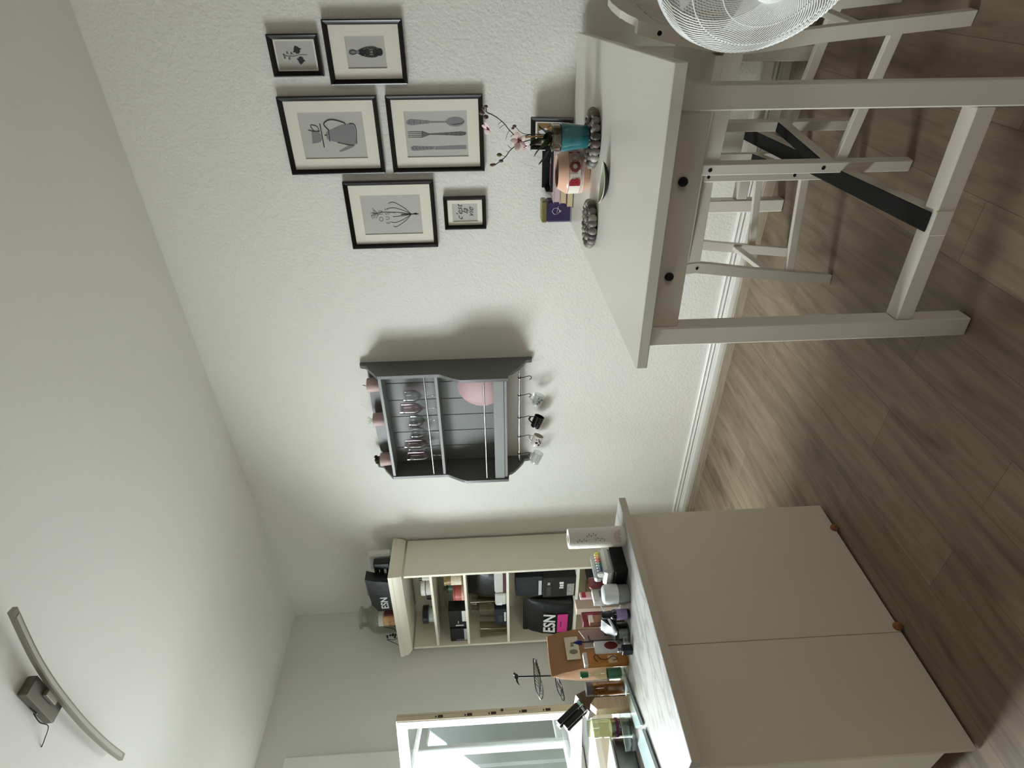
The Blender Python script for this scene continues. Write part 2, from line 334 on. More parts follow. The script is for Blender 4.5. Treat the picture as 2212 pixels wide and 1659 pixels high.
# ---- things in and on the bookcase -------------------------------------------------
def bthing(name, label, cat, x, dep, z, rz=0, group=None): return thing(name, label, cat, (BO + Rz(BA) @ Vector((x, -dep, z))), BA+rz, group)
FR = Matrix(((-1, 0, 0, 0), (0, 0, 1, 0), (0, 1, 0, 0), (0, 0, 0, 1)))   # lettering on a front face: viewer's right is local -x, out is +y
def onfront(x, y, z): return T4((x, y, z)) @ FR
paper_white = mat('paper_white', (214, 212, 205), .6); lettering_black = mat('lettering_black', (24, 24, 24), .6); lettering_white = mat('lettering_white', (225, 226, 224), .5)
pouch_black = mat('pouch_black', (16, 18, 19), .38, bump=.35, bscale=22); tub_black = mat('tub_black', (15, 17, 18), .4)
def packbox(name, label, cat, x, dep, z, w, d, h, m, rz=0, lab=None, group=None, txt=None, bev=.002):
    t = bthing(name, label, cat, x, dep, z, rz, group)
    obj('carton', bx(nb(), -w/2, w/2, -d/2, d/2, 0, h, bev), m, t)
    for (lx, lz, lw, lh, lm) in (lab or []): obj('printed_label', bx(nb(), lx-lw/2, lx+lw/2, d/2, d/2+.0008, lz-lh/2, lz+lh/2), lm, t)
    for (s, lx, lz, sz, lm) in (txt or []): obj('lettering' if s[0] != '#' else 'print_marks', text(s, sz, onfront(lx, d/2+.0012, lz), .0) if s[0] != '#' else marks(len(s), sz, onfront(lx, d/2+.0008, lz)), lm, t)
    return t
def jar(name, label, cat, x, dep, z, r, h, m, capm, caph=.015, capr=None, lab=None, txt=None, n=28, group=None):
    t = bthing(name, label, cat, x, dep, z, 0, group); capr = capr or r*.95; bh = h-caph
    obj('body', lathe(nb(), [(0, 0), (r*.94, 0), (r, .004), (r, bh*.86), (r*.93, bh)], n), m, t)
    obj('lid', lathe(nb(), [(capr, bh), (capr, h-.002), (capr*.95, h), (0, h)], n), capm, t)
    if lab: obj('printed_label', lathe(nb(), [(r+.0006, lab[0]), (r+.0006, lab[1])], n, None, False), lab[2], t)
    for (s, lz, sz, lm, off) in (txt or []):
        for i, ch in enumerate(s):
            a = PI/2 + off + (len(s)/2-.5-i)*sz*.72/r
            obj('lettering', text(ch, sz, Rz(a-PI/2) @ onfront(0, r+.001, lz)), lm, t)
    return t
def pouch(name, label, cat, x, dep, z, w, d, h, m, rz=0, group=None):
    t = bthing(name, label, cat, x, dep, z, rz, group); b = nb(); rg = []
    for k, (zz, ww, dd) in enumerate(((0, .9, .75), (.03, 1, 1), (.3, 1, .95), (.62, .99, .7), (.84, .98, .3), (.9, .97, .08), (1, .97, .05))):
        ring = []
        for j in range(20):
            a = 2*PI*j/20; cx = math.copysign(abs(math.cos(a))**.45, math.cos(a)); sy = math.copysign(abs(math.sin(a))**.8, math.sin(a))
            ring.append(b.verts.new((cx*w/2*ww, sy*d/2*dd, zz*h + .004*math.sin(j*2.1+k))))
        rg.append(ring)
    for A, B in zip(rg, rg[1:]):
        for j in range(20): b.faces.new((A[j], A[(j+1) % 20], B[(j+1) % 20], B[j]))
    b.faces.new(rg[0][::-1]); b.faces.new(rg[-1]); obj('bag', b, m, t, 50); return t
pale_lab = mat('label_pale', (196, 197, 194), .55); pinklab = mat('label_magenta', (214, 62, 142), .5); yellab = mat('label_olive', (190, 188, 96), .5)
# on the cornice
t = packbox('standing_pouch', 'white pouch with small grey print leaning on the wall atop the bookcase', 'pouch', .045, .2, 2.152, .15, .06, .165, mat('pouch_white', (205, 204, 198), .5, bump=.3, bscale=16), bev=.012, txt=[('#####', .0, .10, .022, lettering_black)])
t = packbox('protein_tub', 'square black tub with white lettering atop the bookcase near its right corner', 'tub', .04, .118, 2.152, .15, .055, .112, tub_black, bev=.008, txt=[('####', -.005, .035, .022, lettering_white), ('~', -.005, .075, .05, pale_lab)])
t = bthing('supplement_bag', 'big black bag with folded clipped top and white lettering on the bookcase cornice', 'bag', .205, .06, 2.152)
b = nb(); prism(b, [(-.14, .05, 0), (.145, .05, 0), (.15, .05, .11), (.09, .04, .15), (-.17, .04, .165), (-.16, .05, .11)], (0, -.075, 0)); obj('bag', b, pouch_black, t)
obj('clip', bx(nb(), -.155, .01, -.005, .03, .158, .17, .003), mat('clip_grey', (120, 120, 118), .4), t)
obj('lettering', text('ESN', .07, onfront(.065, .0515, .055), .0015), lettering_white, t)
jar('vitamin_bottle', 'small dark purple bottle beside the black bag on the bookcase top', 'bottle', .41, .16, 2.152, .028, .11, mat('dark_purple', (34, 26, 40), .4), tub_black, .02)
packbox('fruit_bar_box', 'slim dark red packet between purple bottle and orange jar atop bookcase', 'packet', .437, .08, 2.152, .02, .09, .085, mat('dark_red_pack', (94, 40, 40), .5))
jar('spread_jar', 'jar with white cap and orange printed label on the bookcase top', 'jar', .498, .055, 2.152, .048, .128, mat('peanut_label', (208, 160, 112), .55, var=.2, vscale=40), paper_white, .034, .05, txt=[('III', .045, .026, lettering_black, 0)])
t = bthing('glass_carboy', 'large clear narrow-necked glass jar on the bookcase top by the window wall', 'glass jar', .64, .185, 2.152)
obj('body', lathe(nb(), [(0, .002), (.11, 0), (.122, .012), (.124, .16), (.115, .2), (.085, .232), (.07, .242), (.066, .28), (.082, .284), (.082, .3), (.074, .302), (.06, .28), (.064, .242), (.082, .227), (.11, .198), (.119, .16), (.117, .014), (0, .008)], 40), thin_glass('smoky_glass', (236, 238, 232), 2), t)
t = bthing('bead_garland', 'dark wire garland curling in front of the clear glass jar', 'garland', .62, .03, 2.152)
obj('wire', tube(nb(), smooth([(-.06, 0, .1), (-.05, .01, .03), (.01, .02, .004), (.06, .02, .03), (.07, .01, .09), (.1, .03, .02), (.13, .03, .004)]), .0022, 6), black, t)
b = nb()
for i in range(9): sph(b, (.03+random.uniform(-.025, .035), .015+random.uniform(-.01, .012), .05+random.uniform(-.03, .035)), .008, u=8, v=6)
obj('bead', b, black, t)
# first shelf
jar('spice_pot', 'dark spice pot with white label on the top shelf, right end', 'pot', .13, .1, 1.882, .026, .085, paper_white, tub_black, .025)
jar('white_tin', 'pale tin with a thin black band on the top shelf', 'tin', .235, .11, 1.882, .064, .075, mat('pale_tin', (206, 204, 196), .4), mat('pale_tin_lid', (214, 212, 205), .4), .03, .066)
obj('band', lathe(nb(), [(.0655, .041), (.0655, .046)], 28, None, False), tub_black, C.objects['white_tin'])
jar('glass_candle', 'black lidded jar lying beside the pale tin on the top shelf', 'jar', .37, .16, 1.882, .05, .05, tub_black, tub_black, .015)
jar('lidded_jar', 'pale mint glass jar with thick black lid on the top shelf', 'jar', .52, .09, 1.882, .055, .085, mat('mint_glass', (176, 186, 178), .35), tub_black, .04, .066)
# second shelf
jar('honey_jar', 'gold jar with cream floral label on the second shelf, right end', 'jar', .125, .07, 1.653, .046, .135, mat('gold_jar', (128, 104, 66), .35), mat('gold_lid', (150, 130, 90), .3, .6), .016, .047, lab=(.014, .086, mat('floral_label', (210, 198, 176), .6, var=.5, vscale=90)))
jar('red_tin', 'red tin with cream base pattern in the middle of the second shelf', 'tin', .27, .07, 1.653, .058, .08, mat('red_tin', (176, 92, 84), .45), mat('red_lid', (170, 84, 78), .4), .012, .058, lab=(.003, .02, mat('cream_pattern', (208, 176, 150), .6, var=.4, vscale=70)))
jar('green_tin', 'dark green tin with shiny rim standing behind the red tin', 'tin', .345, .2, 1.653, .055, .135, mat('green_tin', (48, 92, 66), .4), black, .012, .056)
packbox('storage_carton', 'grey carton on its side at the back of the second shelf', 'carton', .5, .25, 1.653, .19, .1, .165, mat('grey_carton', (132, 130, 122), .6))
packbox('coffee_box', 'black box with a white sticker and white base label on the second shelf', 'box', .515, .075, 1.653, .185, .09, .125, tub_black, lab=[(.07, .05, .012, .058, pale_lab), (-.03, .015, .115, .028, paper_white)], txt=[('~', .035, .06, .05, lettering_white)])
packbox('tea_box', 'black box with faint lettering at the left end of the second shelf', 'box', .695, .075, 1.653, .145, .09, .125, mat('navy_black', (20, 24, 30), .45), lab=[(.058, .055, .014, .055, mat('label_grey', (112, 114, 116), .5)), (0, .012, .13, .022, pale_lab)])
# third shelf
t = pouch('coffee_bag', 'big crinkled black bag on the third shelf, right half', 'bag', .26, .17, 1.358, .32, .17, .275, pouch_black)
packbox('cookie_pack', 'white printed packet over a dark red wrapper on the third shelf', 'packet', .14, .045, 1.358, .205, .05, .082, mat('crumpled_white', (186, 184, 176), .5, bump=.5, bscale=30), rz=.05, lab=[(0, .012, .2, .022, mat('maroon', (66, 26, 26), .5))], bev=.01)
packbox('powder_sachet', 'crumpled white sachet with a triangular mark on the third shelf', 'sachet', .335, .05, 1.358, .13, .03, .08, mat('sachet_white', (196, 194, 186), .45, bump=.6, bscale=24), rz=-.1, bev=.008)
obj('printed_mark', prism(nb(), [(.06, .0155, .075), (.03, .0155, .035), (.065, .0155, .03)], (0, .001, 0)), lettering_white, C.objects['powder_sachet'])
t = bthing('pasta_canister', 'clear plastic canister of brown pasta on the third shelf, left half', 'canister', .565, .2, 1.358)
obj('canister', lathe(nb(), [(0, .002), (.096, 0), (.1, .01), (.1, .262), (.097, .262), (.096, .012), (0, .008)], 36), thin_glass('canister_clear', (240, 238, 230), 1.6), t)
obj('pasta', lathe(nb(), [(0, .012), (.093, .012), (.094, .15), (.08, .2), (.05, .215), (0, .22)], 24), mat('pasta_brown', (112, 98, 74), .7, bump=1, bscale=28, var=.5, vscale=26), t)
packbox('tin_box', 'dark blue tin with a pale stripe in front of the pasta canister', 'tin', .51, .055, 1.358, .17, .06, .088, mat('dark_blue_tin', (22, 30, 40), .35), lab=[(0, .012, .1, .014, pale_lab), (.02, .045, .07, .03, mat('dim_label', (60, 62, 66), .5))])
# a clear tub at the left end of that shelf
t = bthing('plastic_tub', 'empty translucent plastic tub at the left end of the third shelf', 'tub', .706, .075, 1.358)
obj('tub', lathe(nb(), [(0, .002), (.05, 0), (.058, .2), (.054, .2), (.047, .006), (0, .006)], 28), thin_glass('cloudy_plastic', (240, 238, 230), 1.6), t)
# fourth shelf
packbox('gift_box', 'matt black box with a pale side strip lying high on the fourth shelf', 'box', .235, .12, 1.1, .195, .13, .19, mat('gift_black', (20, 24, 26), .5), lab=[(.0, .1, .13, .12, mat('gift_black_panel', (34, 38, 40), .45)), (.02, .016, .15, .022, pale_lab)])
packbox('supplement_carton', 'dark carton with white print in the right corner of the fourth shelf', 'carton', .215, .08, .869, .2, .12, .229, mat('carton_dark', (30, 28, 27), .5), lab=[(.03, .035, .12, .05, mat('white_splash', (150, 150, 140), .5, var=.6, vscale=50)), (.04, .19, .09, .03, mat('print_dim', (64, 62, 60), .5))], txt=[('###', -.03, .1, .04, lettering_white), ('##', -.045, .19, .025, pale_lab)])
t = bthing('protein_canister', 'black canister with an olive label behind the large black bag', 'canister', .43, .245, .869)
obj('body', lathe(nb(), [(0, 0), (.06, 0), (.064, .006), (.064, .2), (.06, .215)], 30), tub_black, t); obj('lid', lathe(nb(), [(.066, .205), (.066, .235), (0, .238)], 30), tub_black, t)
for i, ch in enumerate('ESN'): obj('lettering', text(ch, .06, Rz((1-i)*.62) @ onfront(0, .0655, .15), .001), lettering_white, t)
b = nb(); lathe(b, [(.0648, .05), (.0648, .1)], 30, None, False); bmesh.ops.delete(b, geom=[f for f in b.faces if f.calc_center_median().y < .03], context='FACES'); obj('printed_label', b, yellab, t)
t = pouch('protein_bag', 'large black stand-up bag with white lettering and magenta label', 'bag', .625, .105, .869, .42, .15, .36, pouch_black)
obj('lettering', text('ESN', .12, onfront(.0, .0745, .17) @ Rx(-.12), .003), lettering_white, t)
obj('printed_label', bx(nb(), -.1, .1, .0745, .0785, .04, .115, 0), pinklab, t)
obj('print_marks', marks(7, .016, onfront(.0, .0787, .09)), mat('magenta_dark', (140, 30, 90), .5), t)
# fifth shelf, mostly behind the island's clutter
packbox('black_carton', 'plain black carton on the fifth shelf behind the island clutter', 'carton', .12, .1, .463, .16, .16, .32, tub_black)
packbox('wafer_box', 'beige carton standing on the fifth shelf of the bookcase', 'carton', .42, .1, .463, .18, .14, .3, mat('beige_carton', (190, 170, 140), .6))

# ================================================================== GREY WALL SHELF
ws = thing('wall_shelf', 'grey wooden wall rack with curved sides, shelves and hook rail', 'wall shelf', (0, 2.272, 0))
YS0, YS1 = -.394, .394
prof = [(0, 1.176), (-.028, 1.178), (-.034, 1.19), (-.036, 1.212), (-.05, 1.222), (-.066, 1.228), (-.085, 1.243), (-.11, 1.262), (-.135, 1.284), (-.152, 1.303), (-.16, 1.322), (-.212, 1.326), (-.214, 1.335), (-.214, 1.585), (-.205, 1.61), (-.186, 1.645), (-.165, 1.68), (-.152, 1.705), (-.15, 1.73), (-.15, 2.05), (-.14, 2.06), (-.12, 2.072), (-.1, 2.088), (-.078, 2.105), (-.05, 2.118), (-.04, 2.13), (-.036, 2.15), (-.026, 2.162), (0, 2.164)]
for y, d in ((YS0, .02), (YS1, -.02)): obj('side_panel', prism(nb(), [(x, y, z) for x, z in prof], (0, d, 0)), grey_paint, ws, 25)
b = nb(); n = 6
for k in range(n):
    w = (YS1-YS0-.042)/n; ya = YS0+.021+k*w; bx(b, -.014, -.002, ya+.0012, ya+w-.0012, 1.34, 2.05, .002)
bx(b, -.0045, -.001, YS0+.021, YS1-.021, 1.34, 2.05); obj('back_board', b, mat('grey_boards', (118, 120, 116), .45), ws)
b = nb(); pts = [(-.016, YS0+.021, 2.052)] + [(-.016, YS0+.021+(YS1-YS0-.042)*k/10, 2.125+.012*math.sin(PI*k/10)) for k in range(11)] + [(-.016, YS1-.021, 2.052)]
obj('crest_board', prism(b, pts, (.014, 0, 0)), grey_paint, ws)
shelf_grey = mat('grey_shelf', (132, 133, 131), .4)
for z, d in ((2.05, .145), (1.737, .146), (1.35, .2)): obj('shelf', bx(nb(), -d, -.0145, YS0+.021, YS1-.021, z-.018, z, .002), shelf_grey, ws)
obj('front_rail', bx(nb(), -.206, -.19, YS0+.021, YS1-.021, 1.35, 1.41, .002), shelf_grey, ws)
for z, x in ((1.795, -.139), (1.462, -.2)): obj('plate_rod', cyl(nb(), (x, YS0+.019, z), (x, YS1-.019, z), .0045, n=12), steel, ws)
obj('hook_rail', cyl(nb(), (-.06, YS0+.019, 1.252), (-.06, YS1-.019, 1.252), .0065, n=12), chrome, ws)
HY = [-.29, -.162, .007, .158, .302]
for y in HY:
    b = nb(); tube(b, [(-.06+.0085*math.cos(a), y, 1.252+.0085*math.sin(a)) for a in [2*PI*k/14 for k in range(14)]], .0022, 6, True)
    tube(b, smooth([(-.062, y, 1.2435), (-.066, y-.006, 1.222), (-.068, y-.014, 1.196), (-.07, y-.008, 1.184), (-.072, y+.004, 1.186), (-.072, y+.006, 1.196)]), .0022, 6); obj('hook', b, black, ws)
WS = Vector((0, 2.272, 0))
def at_shelf(x, y, z): return WS + Vector((x, y, z))
pink_pot = mat('pink_ceramic', (196, 170, 166), .45)
def pot(label, y, grp='pink pots on top of the grey wall rack'):
    t = thing('flower_pot', label, 'flower pot', at_shelf(-.075, y, 2.05), 0, grp)
    obj('pot', lathe(nb(), [(0, 0), (.034, 0), (.037, .004), (.042, .075), (.039, .076), (.036, .06), (0, .06)], 28), pink_pot, t); return t
t = pot('pink pot with a bare dark twig, nearest the pictures', -.285)
obj('twig', tube(nb(), smooth([(0, 0, .058), (0, .003, .085), (.004, 0, .104)]), .0022, 6), black, t)
t = pot('pink pot with fine dry sprigs in the middle of the rack top', -.03)
b = nb()
for k in range(9): a = k*2.4; tube(b, smooth([(0, 0, .058), (.008*math.cos(a), .012*math.sin(a), .09), (.016*math.cos(a), .024*math.sin(a), .108)], 3), .0009, 4)
obj('sprig', b, mat('dry_sprig', (150, 140, 118), .8), t)
t = pot('pink pot holding a dark cactus at the window end of the rack', .29)
b = nb()
for k in range(14): a = k*.9; sph(b, (.018*math.cos(a)*(k % 3 > 0), .018*math.sin(a)*(k % 3 > 0), .066+.003*k), .011, (1, 1, 1.1), u=8, v=6)
obj('cactus', b, mat('cactus_brown', (52, 42, 26), .7, bump=.8, bscale=120), t)
rose_glass = thin_glass('rose_glass', (241, 234, 236), 2.6)
def goblet(r, h, stem, bowl_r):
    return lathe(nb(), [(0, .002), (r, 0), (r, .002), (.006, .006), (.0035, .012), (.0035, stem), (.006, stem+.006), (bowl_r*.7, stem+.03), (bowl_r, stem+.055), (bowl_r*.97, h), (bowl_r*.94, h), (bowl_r*.96, stem+.057), (bowl_r*.66, stem+.034), (0, stem+.012)], 28)
GL = [('wine_glass', 'stemmed wine glass nearest the pictures on the rack shelf', -.2, -.08, .19, .075, .036), ('wine_glass', 'second stemmed glass with a pinkish tint, in front of the first', -.125, -.1, .215, .075, .035), ('wine_glass', 'third glass with a wide bowl, in the middle of the rack shelf', -.02, -.085, .175, .07, .038),
      ('wine_glass', 'fourth glass, just past the middle of the rack shelf', .075, -.085, .17, .065, .036), ('champagne_flute', 'tall pinkish flute in the group at the window end of the shelf', .15, -.1, .22, .065, .03), ('champagne_flute', 'tallest flute beside the dark side panel of the rack', .255, -.095, .215, .06, .032), ('wine_glass', 'stemmed glass wedged between the two flutes at the back', .215, -.05, .205, .06, .032)]
for nm, lb, y, x, h, st, br in GL:
    o = obj(nm, goblet(.032, h, st, br), rose_glass if 'pink' in lb or 'tallest' in lb else glass); o.location = at_shelf(x, y, 1.737); o['label'] = lb; o['category'] = 'glass'; o['group'] = 'glasses on the wall rack shelf'
# pink plate leaning in the lower bay
M = T4(at_shelf(-.1, -.245, 1.505)) @ Ry(-PI/2+.2)
o = obj('dinner_plate', lathe(nb(), [(0, .012), (.085, .01), (.115, -.001), (.13, -.006), (.132, -.004), (.118, .004), (.09, .016), (0, .018)], 48, Ry(-PI/2+.16) @ Matrix.Scale(1, 4)), mat('pink_plate', (186, 152, 152), .55)); o.location = at_shelf(-.075, -.235, 1.485); o['label'] = 'pink plate standing upright behind the rod of the wall rack'; o['category'] = 'plate'
# hanging cups: local frame has the handle's top at the hook
def mug(name, label, y, m, r0, r1, h, tilt, yaw, grp='cups hanging from the hook rail'):
    t = thing(name, label, 'cup', at_shelf(-.072, y+.0, 1.19), 0, grp, R=(Rz(yaw) @ Matrix(((-1, 0, 0, 0), (0, .38, -.925, 0), (0, -.925, -.38, 0), (0, 0, 0, 1)))).to_3x3())
    c = Vector((0, r1+.021, -.002)); K = T4(c) @ Ry(0) @ T4((0, 0, -h*.55))
    obj('cup', lathe(nb(), [(0, 0), (r0*.9, 0), (r0, .006), ((r0+r1)*.52, h*.5), (r1, h), (r1-.0028, h), ((r0+r1)*.5-.004, h*.5), (r0-.004, .009), (0, .007)], 32, K), m, t)
    obj('handle', tube(nb(), smooth([(0, c.y-r1*.93, h*.22), (0, c.y-r1-.012, h*.2), (0, c.y-r1-.0225, h*.06), (0, c.y-r1-.02, -h*.12), (0, c.y-r1*.9, -h*.3)]), .0042, 8), m, t); return t, K
tl, yw = 0, .25
t, K = mug('espresso_glass', 'clear glass cup with small dark print, second hook from the pictures', HY[1], glass, .026, .03, .068, tl, yw)
b = nb()
for a, z, s in ((0, .03, .006), (.5, .045, .005), (-.4, .05, .004), (.25, .022, .004), (-.2, .018, .005)): sph(b, K @ Vector((.0292*math.cos(a+.3), .0292*math.sin(a+.3), z)), s, (.5, .8, .8), u=8, v=6)
obj('print', b, mat('print_brown', (58, 40, 34), .6), t)
t, K = mug('coffee_mug', 'small black mug on the middle hook of the rail', HY[2], mat('mug_black', (10, 10, 14), .18, coat=.5), .03, .032, .075, tl, yw)
obj('emblem', tube(nb(), [K @ Vector((.0335*math.cos(.2+.28*math.cos(q)), .0335*math.sin(.2+.28*math.cos(q)), .038+.0095*math.sin(q))) for q in [2*PI*k/16 for k in range(16)]], .0013, 5, True), mat('emblem_brown', (96, 66, 52), .5), t)
t, K = mug('coffee_mug', 'pale mug printed with brown and pink spots, fourth hook', HY[3], mat('mug_pale', (214, 206, 200), .25, coat=.3), .028, .032, .07, tl, yw)
b = nb()
for a, z, s in ((-.1, .03, .009), (.35, .045, .007), (.1, .055, .006), (.5, .02, .008), (-.35, .05, .005), (.75, .035, .007)): sph(b, K @ Vector((.031*math.cos(a), .031*math.sin(a), z)), s, (.35, 1, .8), Rz(a).to_3x3(), 8, 6)
obj('print', b, mat('print_darkbrown', (60, 34, 30), .6), t)
mug('espresso_glass', 'plain clear glass cup on the hook nearest the window', HY[4], glass, .03, .033, .078, tl, yw)

# ================================================================== PICTURES
frame_black = mat('frame_black', (12, 10, 10), .28); mat_cream = mat('passepartout', (232, 227, 212), .8); pgrey = mat('print_grey', (190, 188, 181), .8); ink = mat('ink', (52, 50, 50), .8); ink_mid = mat('ink_mid', (104, 101, 102), .8); ink_soft = mat('ink_soft', (134, 132, 134), .8)
frame_glass = thin_glass('frame_glass', (252, 252, 252), .35, .15)
def picture(label, yn, yf, zb, zt, px, pz, draw, fwid=.02, loc=None, R=None, depth=.022):
    w, h = yf-yn, zt-zb; t = thing('picture_frame', label, 'picture', loc or (-.001, (yn+yf)/2, (zb+zt)/2), 0, None, R or WALLR)
    b = nb(); rg = []
    for dx, z in ((0, 0), (0, depth), (.004, depth+.002), (fwid*.45, depth-.001), (fwid, depth-.012), (fwid, 0)):
        rg.append([b.verts.new(((w/2-dx)*sx, (h/2-dx)*sy, z)) for sx, sy in ((1, 1), (-1, 1), (-1, -1), (1, -1))])
    for A, B in zip(rg, rg[1:]+rg[:1]):
        for k in range(4): b.faces.new((A[k], A[(k+1) % 4], B[(k+1) % 4], B[k]))
    obj('frame', b, frame_black, t, 20)
    pw, ph = w*px/2, h*pz/2; iw, ih = w/2-fwid+.002, h/2-fwid+.002
    b = nb(); bx(b, -iw, -pw, -ih, ih, .004, .007); bx(b, pw, iw, -ih, ih, .004, .007); bx(b, -pw, pw, ph, ih, .004, .007); bx(b, -pw, pw, -ih, -ph, .004, .007); obj('passepartout', b, mat_cream, t)
    p = obj('print', bx(nb(), -pw-.002, pw+.002, -ph-.002, ph+.002, .002, .0045), pgrey, t)
    draw(p, pw, ph, .0047); return t
def poly(b, pts, z, d=.0004): return prism(b, [(x, y, z) for x, y in pts], (0, 0, d))
def line(b, pts, r, z, k=5): return tube(b, [(p.x, p.y, z) for p in smooth([(x, y, 0) for x, y in pts], k)], r, 5)
def ell(b, cx, cy, rx, ry, z, a=0, n=20):
    return poly(b, [(cx+rx*math.cos(q)*math.cos(a)-ry*math.sin(q)*math.sin(a), cy+rx*math.cos(q)*math.sin(a)+ry*math.sin(q)*math.cos(a)) for q in [2*PI*k/n for k in range(n)]], z)
def leafpoly(b, x, y, a, L, w, z):
    P = [(0, 0), (.18, .35), (.3, .3), (.4, .62), (.55, .4), (.75, .3), (1, 0), (.75, -.3), (.55, -.4), (.4, -.62), (.3, -.3), (.18, -.35)]
    return poly(b, [(x+(p*math.cos(a)*L-q*w*math.sin(a)), y+(p*math.sin(a)*L+q*w*math.cos(a))) for p, q in P], z)
def d_leaf(p, w, h, z):
    b = nb(); leafpoly(b, .005, -.012, .35, w*.6, w*.6, z); leafpoly(b, -.004, -.02, 2.9, w*.6, w*.55, z); obj('leaf_drawing', b, ink, p)
    b = nb(); line(b, [(.0, -.045), (.002, -.02), (-.004, .01), (-.002, .04)], .0009, z)
    for x, y in ((-.012, .03), (.01, .035), (-.008, .048), (.008, .018), (.002, .05)): ell(b, x, y, .005, .004, z); line(b, [(0, y-.01), (x, y)], .0007, z, 2)
    obj('stem_drawing', b, ink_mid, p)
def d_handle(p, w, h, z):
    s = h*.95
    P = [(-.03, -.83), (.05, -.86), (.1, -.75), (.22, -.5), (.24, -.2), (.2, .1), (.13, .32), (.07, .42), (.1, .55), (.16, .72), (.1, .92), (-.06, .95), (-.13, .8), (-.07, .6), (-.06, .44), (-.12, .3), (-.2, .05), (-.24, -.22), (-.2, -.52), (-.1, -.72)]
    obj('handle_drawing', poly(nb(), [(x*s, y*s) for x, y in P], z), ink_soft, p)
    b = nb()
    for k in range(2):
        q = -1 if k else 1
        line(b, [(q*.06*s, -.65*s), (q*.17*s, -.4*s), (q*.16*s, -.15*s), (q*.05*s, -.2*s), (q*.1*s, -.35*s)], .0014, z+.0006); line(b, [(q*.12*s, -.05*s), (q*.04*s, .12*s), (q*.1*s, .25*s), (0, .36*s)], .0012, z+.0006)
        line(b, [(q*.03*s, .5*s), (q*.1*s, .7*s), (q*.02*s, .88*s)], .0012, z+.0006)
        line(b, [(q*.03*s, -.83*s), (q*.1*s, -.75*s), (q*.23*s, -.45*s), (q*.21*s, 0), (q*.06*s, .42*s)], .0015, z+.0006)
    for y in (-.75, -.5, -.05, .2): ell(b, 0, y*s, .012*1.2, .012, z+.0004, 0, 12)
    obj('scroll_drawing', b, ink, p)
def d_tea(p, w, h, z):
    b = nb(); P = [(-.42, -.62), (-.36, -.7), (.38, -.72), (.5, -.55), (.45, -.3), (.3, -.02), (.22, .12), (-.2, .14), (-.26, 0), (-.3, -.2), (-.46, -.42), (-.66, -.1), (-.72, -.14), (-.62, -.38), (-.52, -.56)]
    poly(b, [(x*w, y*h) for x, y in P], z); poly(b, [(x*w, y*h) for x, y in ((-.22, .15), (.24, .13), (.16, .2), (-.12, .22))], z); obj('teapot_drawing', b, ink_soft, p)
    b = nb(); line(b, [(.24*w, .12*h), (.5*w, .24*h), (.68*w, 0), (.55*w, -.38*h), (.46*w, -.42*h)], .0022, z+.0004); line(b, [(-.36*w, -.7*h), (.38*w, -.74*h), (.5*w, -.56*h)], .0018, z+.0004); line(b, [(-.26*w, .14*h), (.28*w, .12*h)], .0016, z+.0004); line(b, [(.02*w, .2*h), (.02*w, .27*h)], .002, z+.0004, 2)
    line(b, [(-.3*w, -.1*h), (-.4*w, -.4*h), (-.44*w, -.62*h)], .0014, z+.0004); line(b, [(-.5*w, .35*h), (.52*w, .36*h)], .0022, z+.0004, 2); line(b, [(.2*w, .58*h), (.45*w, .66*h), (.4*w, .46*h), (.18*w, .42*h)], .0015, z+.0004); line(b, [(.26*w, .76*h), (.2*w, .58*h), (.2*w, .4*h)], .0016, z+.0004)
    obj('outline_drawing', b, ink, p)
    obj('cup_drawing', poly(nb(), [(x*w, y*h) for x, y in ((-.33, .7), (.22, .66), (.16, .44), (.06, .38), (-.18, .38), (-.28, .46))], z), ink_soft, p)
def d_cutlery(p, w, h, z):
    b = nb(); ell(b, .52*w, -.62*h, .2*w, .3*h, z); poly(b, [(x*w, y*h) for x, y in ((.49, -.34), (.55, -.34), (.55, .2), (.49, .2))], z); poly(b, [(x*w, y*h) for x, y in ((.47, .2), (.57, .2), (.62, .55), (.66, .8), (.58, .94), (.46, .94), (.39, .8), (.43, .55))], z); obj('spoon_drawing', b, ink_soft, p)
    b = nb(); poly(b, [(x*w, y*h) for x, y in ((-.02, .25), (.03, .25), (.06, -.3), (.1, -.8), (.06, -.95), (-.04, -.95), (-.09, -.8), (-.05, -.3))], z); poly(b, [(x*w, y*h) for x, y in ((-.14, .48), (-.02, .22), (.03, .22), (.15, .48))], z)
    for k in range(4): x = -.115+.077*k; poly(b, [((x-.018)*w, .45*h), ((x+.018)*w, .45*h), ((x+.012)*w, .93*h), ((x-.012)*w, .93*h)], z)
    obj('fork_drawing', b, ink_mid, p)
    b = nb(); poly(b, [(x*w, y*h) for x, y in ((-.68, .1), (-.54, .08), (-.5, -.9), (-.53, -.94), (-.68, -.94))], z); poly(b, [(x*w, y*h) for x, y in ((-.66, .11), (-.54, .1), (-.5, .8), (-.56, .88), (-.68, .86), (-.71, .78))], z); obj('knife_drawing', b, ink_soft, p)
    b = nb(); [line(b, [(-.64*w, y*h), (-.55*w, (y+.05)*h)], .0008, z+.0004, 2) for y in (.2, .32, .44, .56, .68, .78)]; [line(b, [(-.06*w, y*h), (.07*w, (y-.05)*h)], .0008, z+.0004, 2) for y in (-.3, -.45, -.6, -.75, -.88)]; line(b, [(.4*w, -.5*h), (.44*w, -.8*h), (.54*w, -.9*h)], .001, z+.0004); [line(b, [(.46*w, y*h), (.6*w, y*h)], .0008, z+.0004, 2) for y in (.3, .5, .7, .85)]; obj('ornament_drawing', b, ink, p)
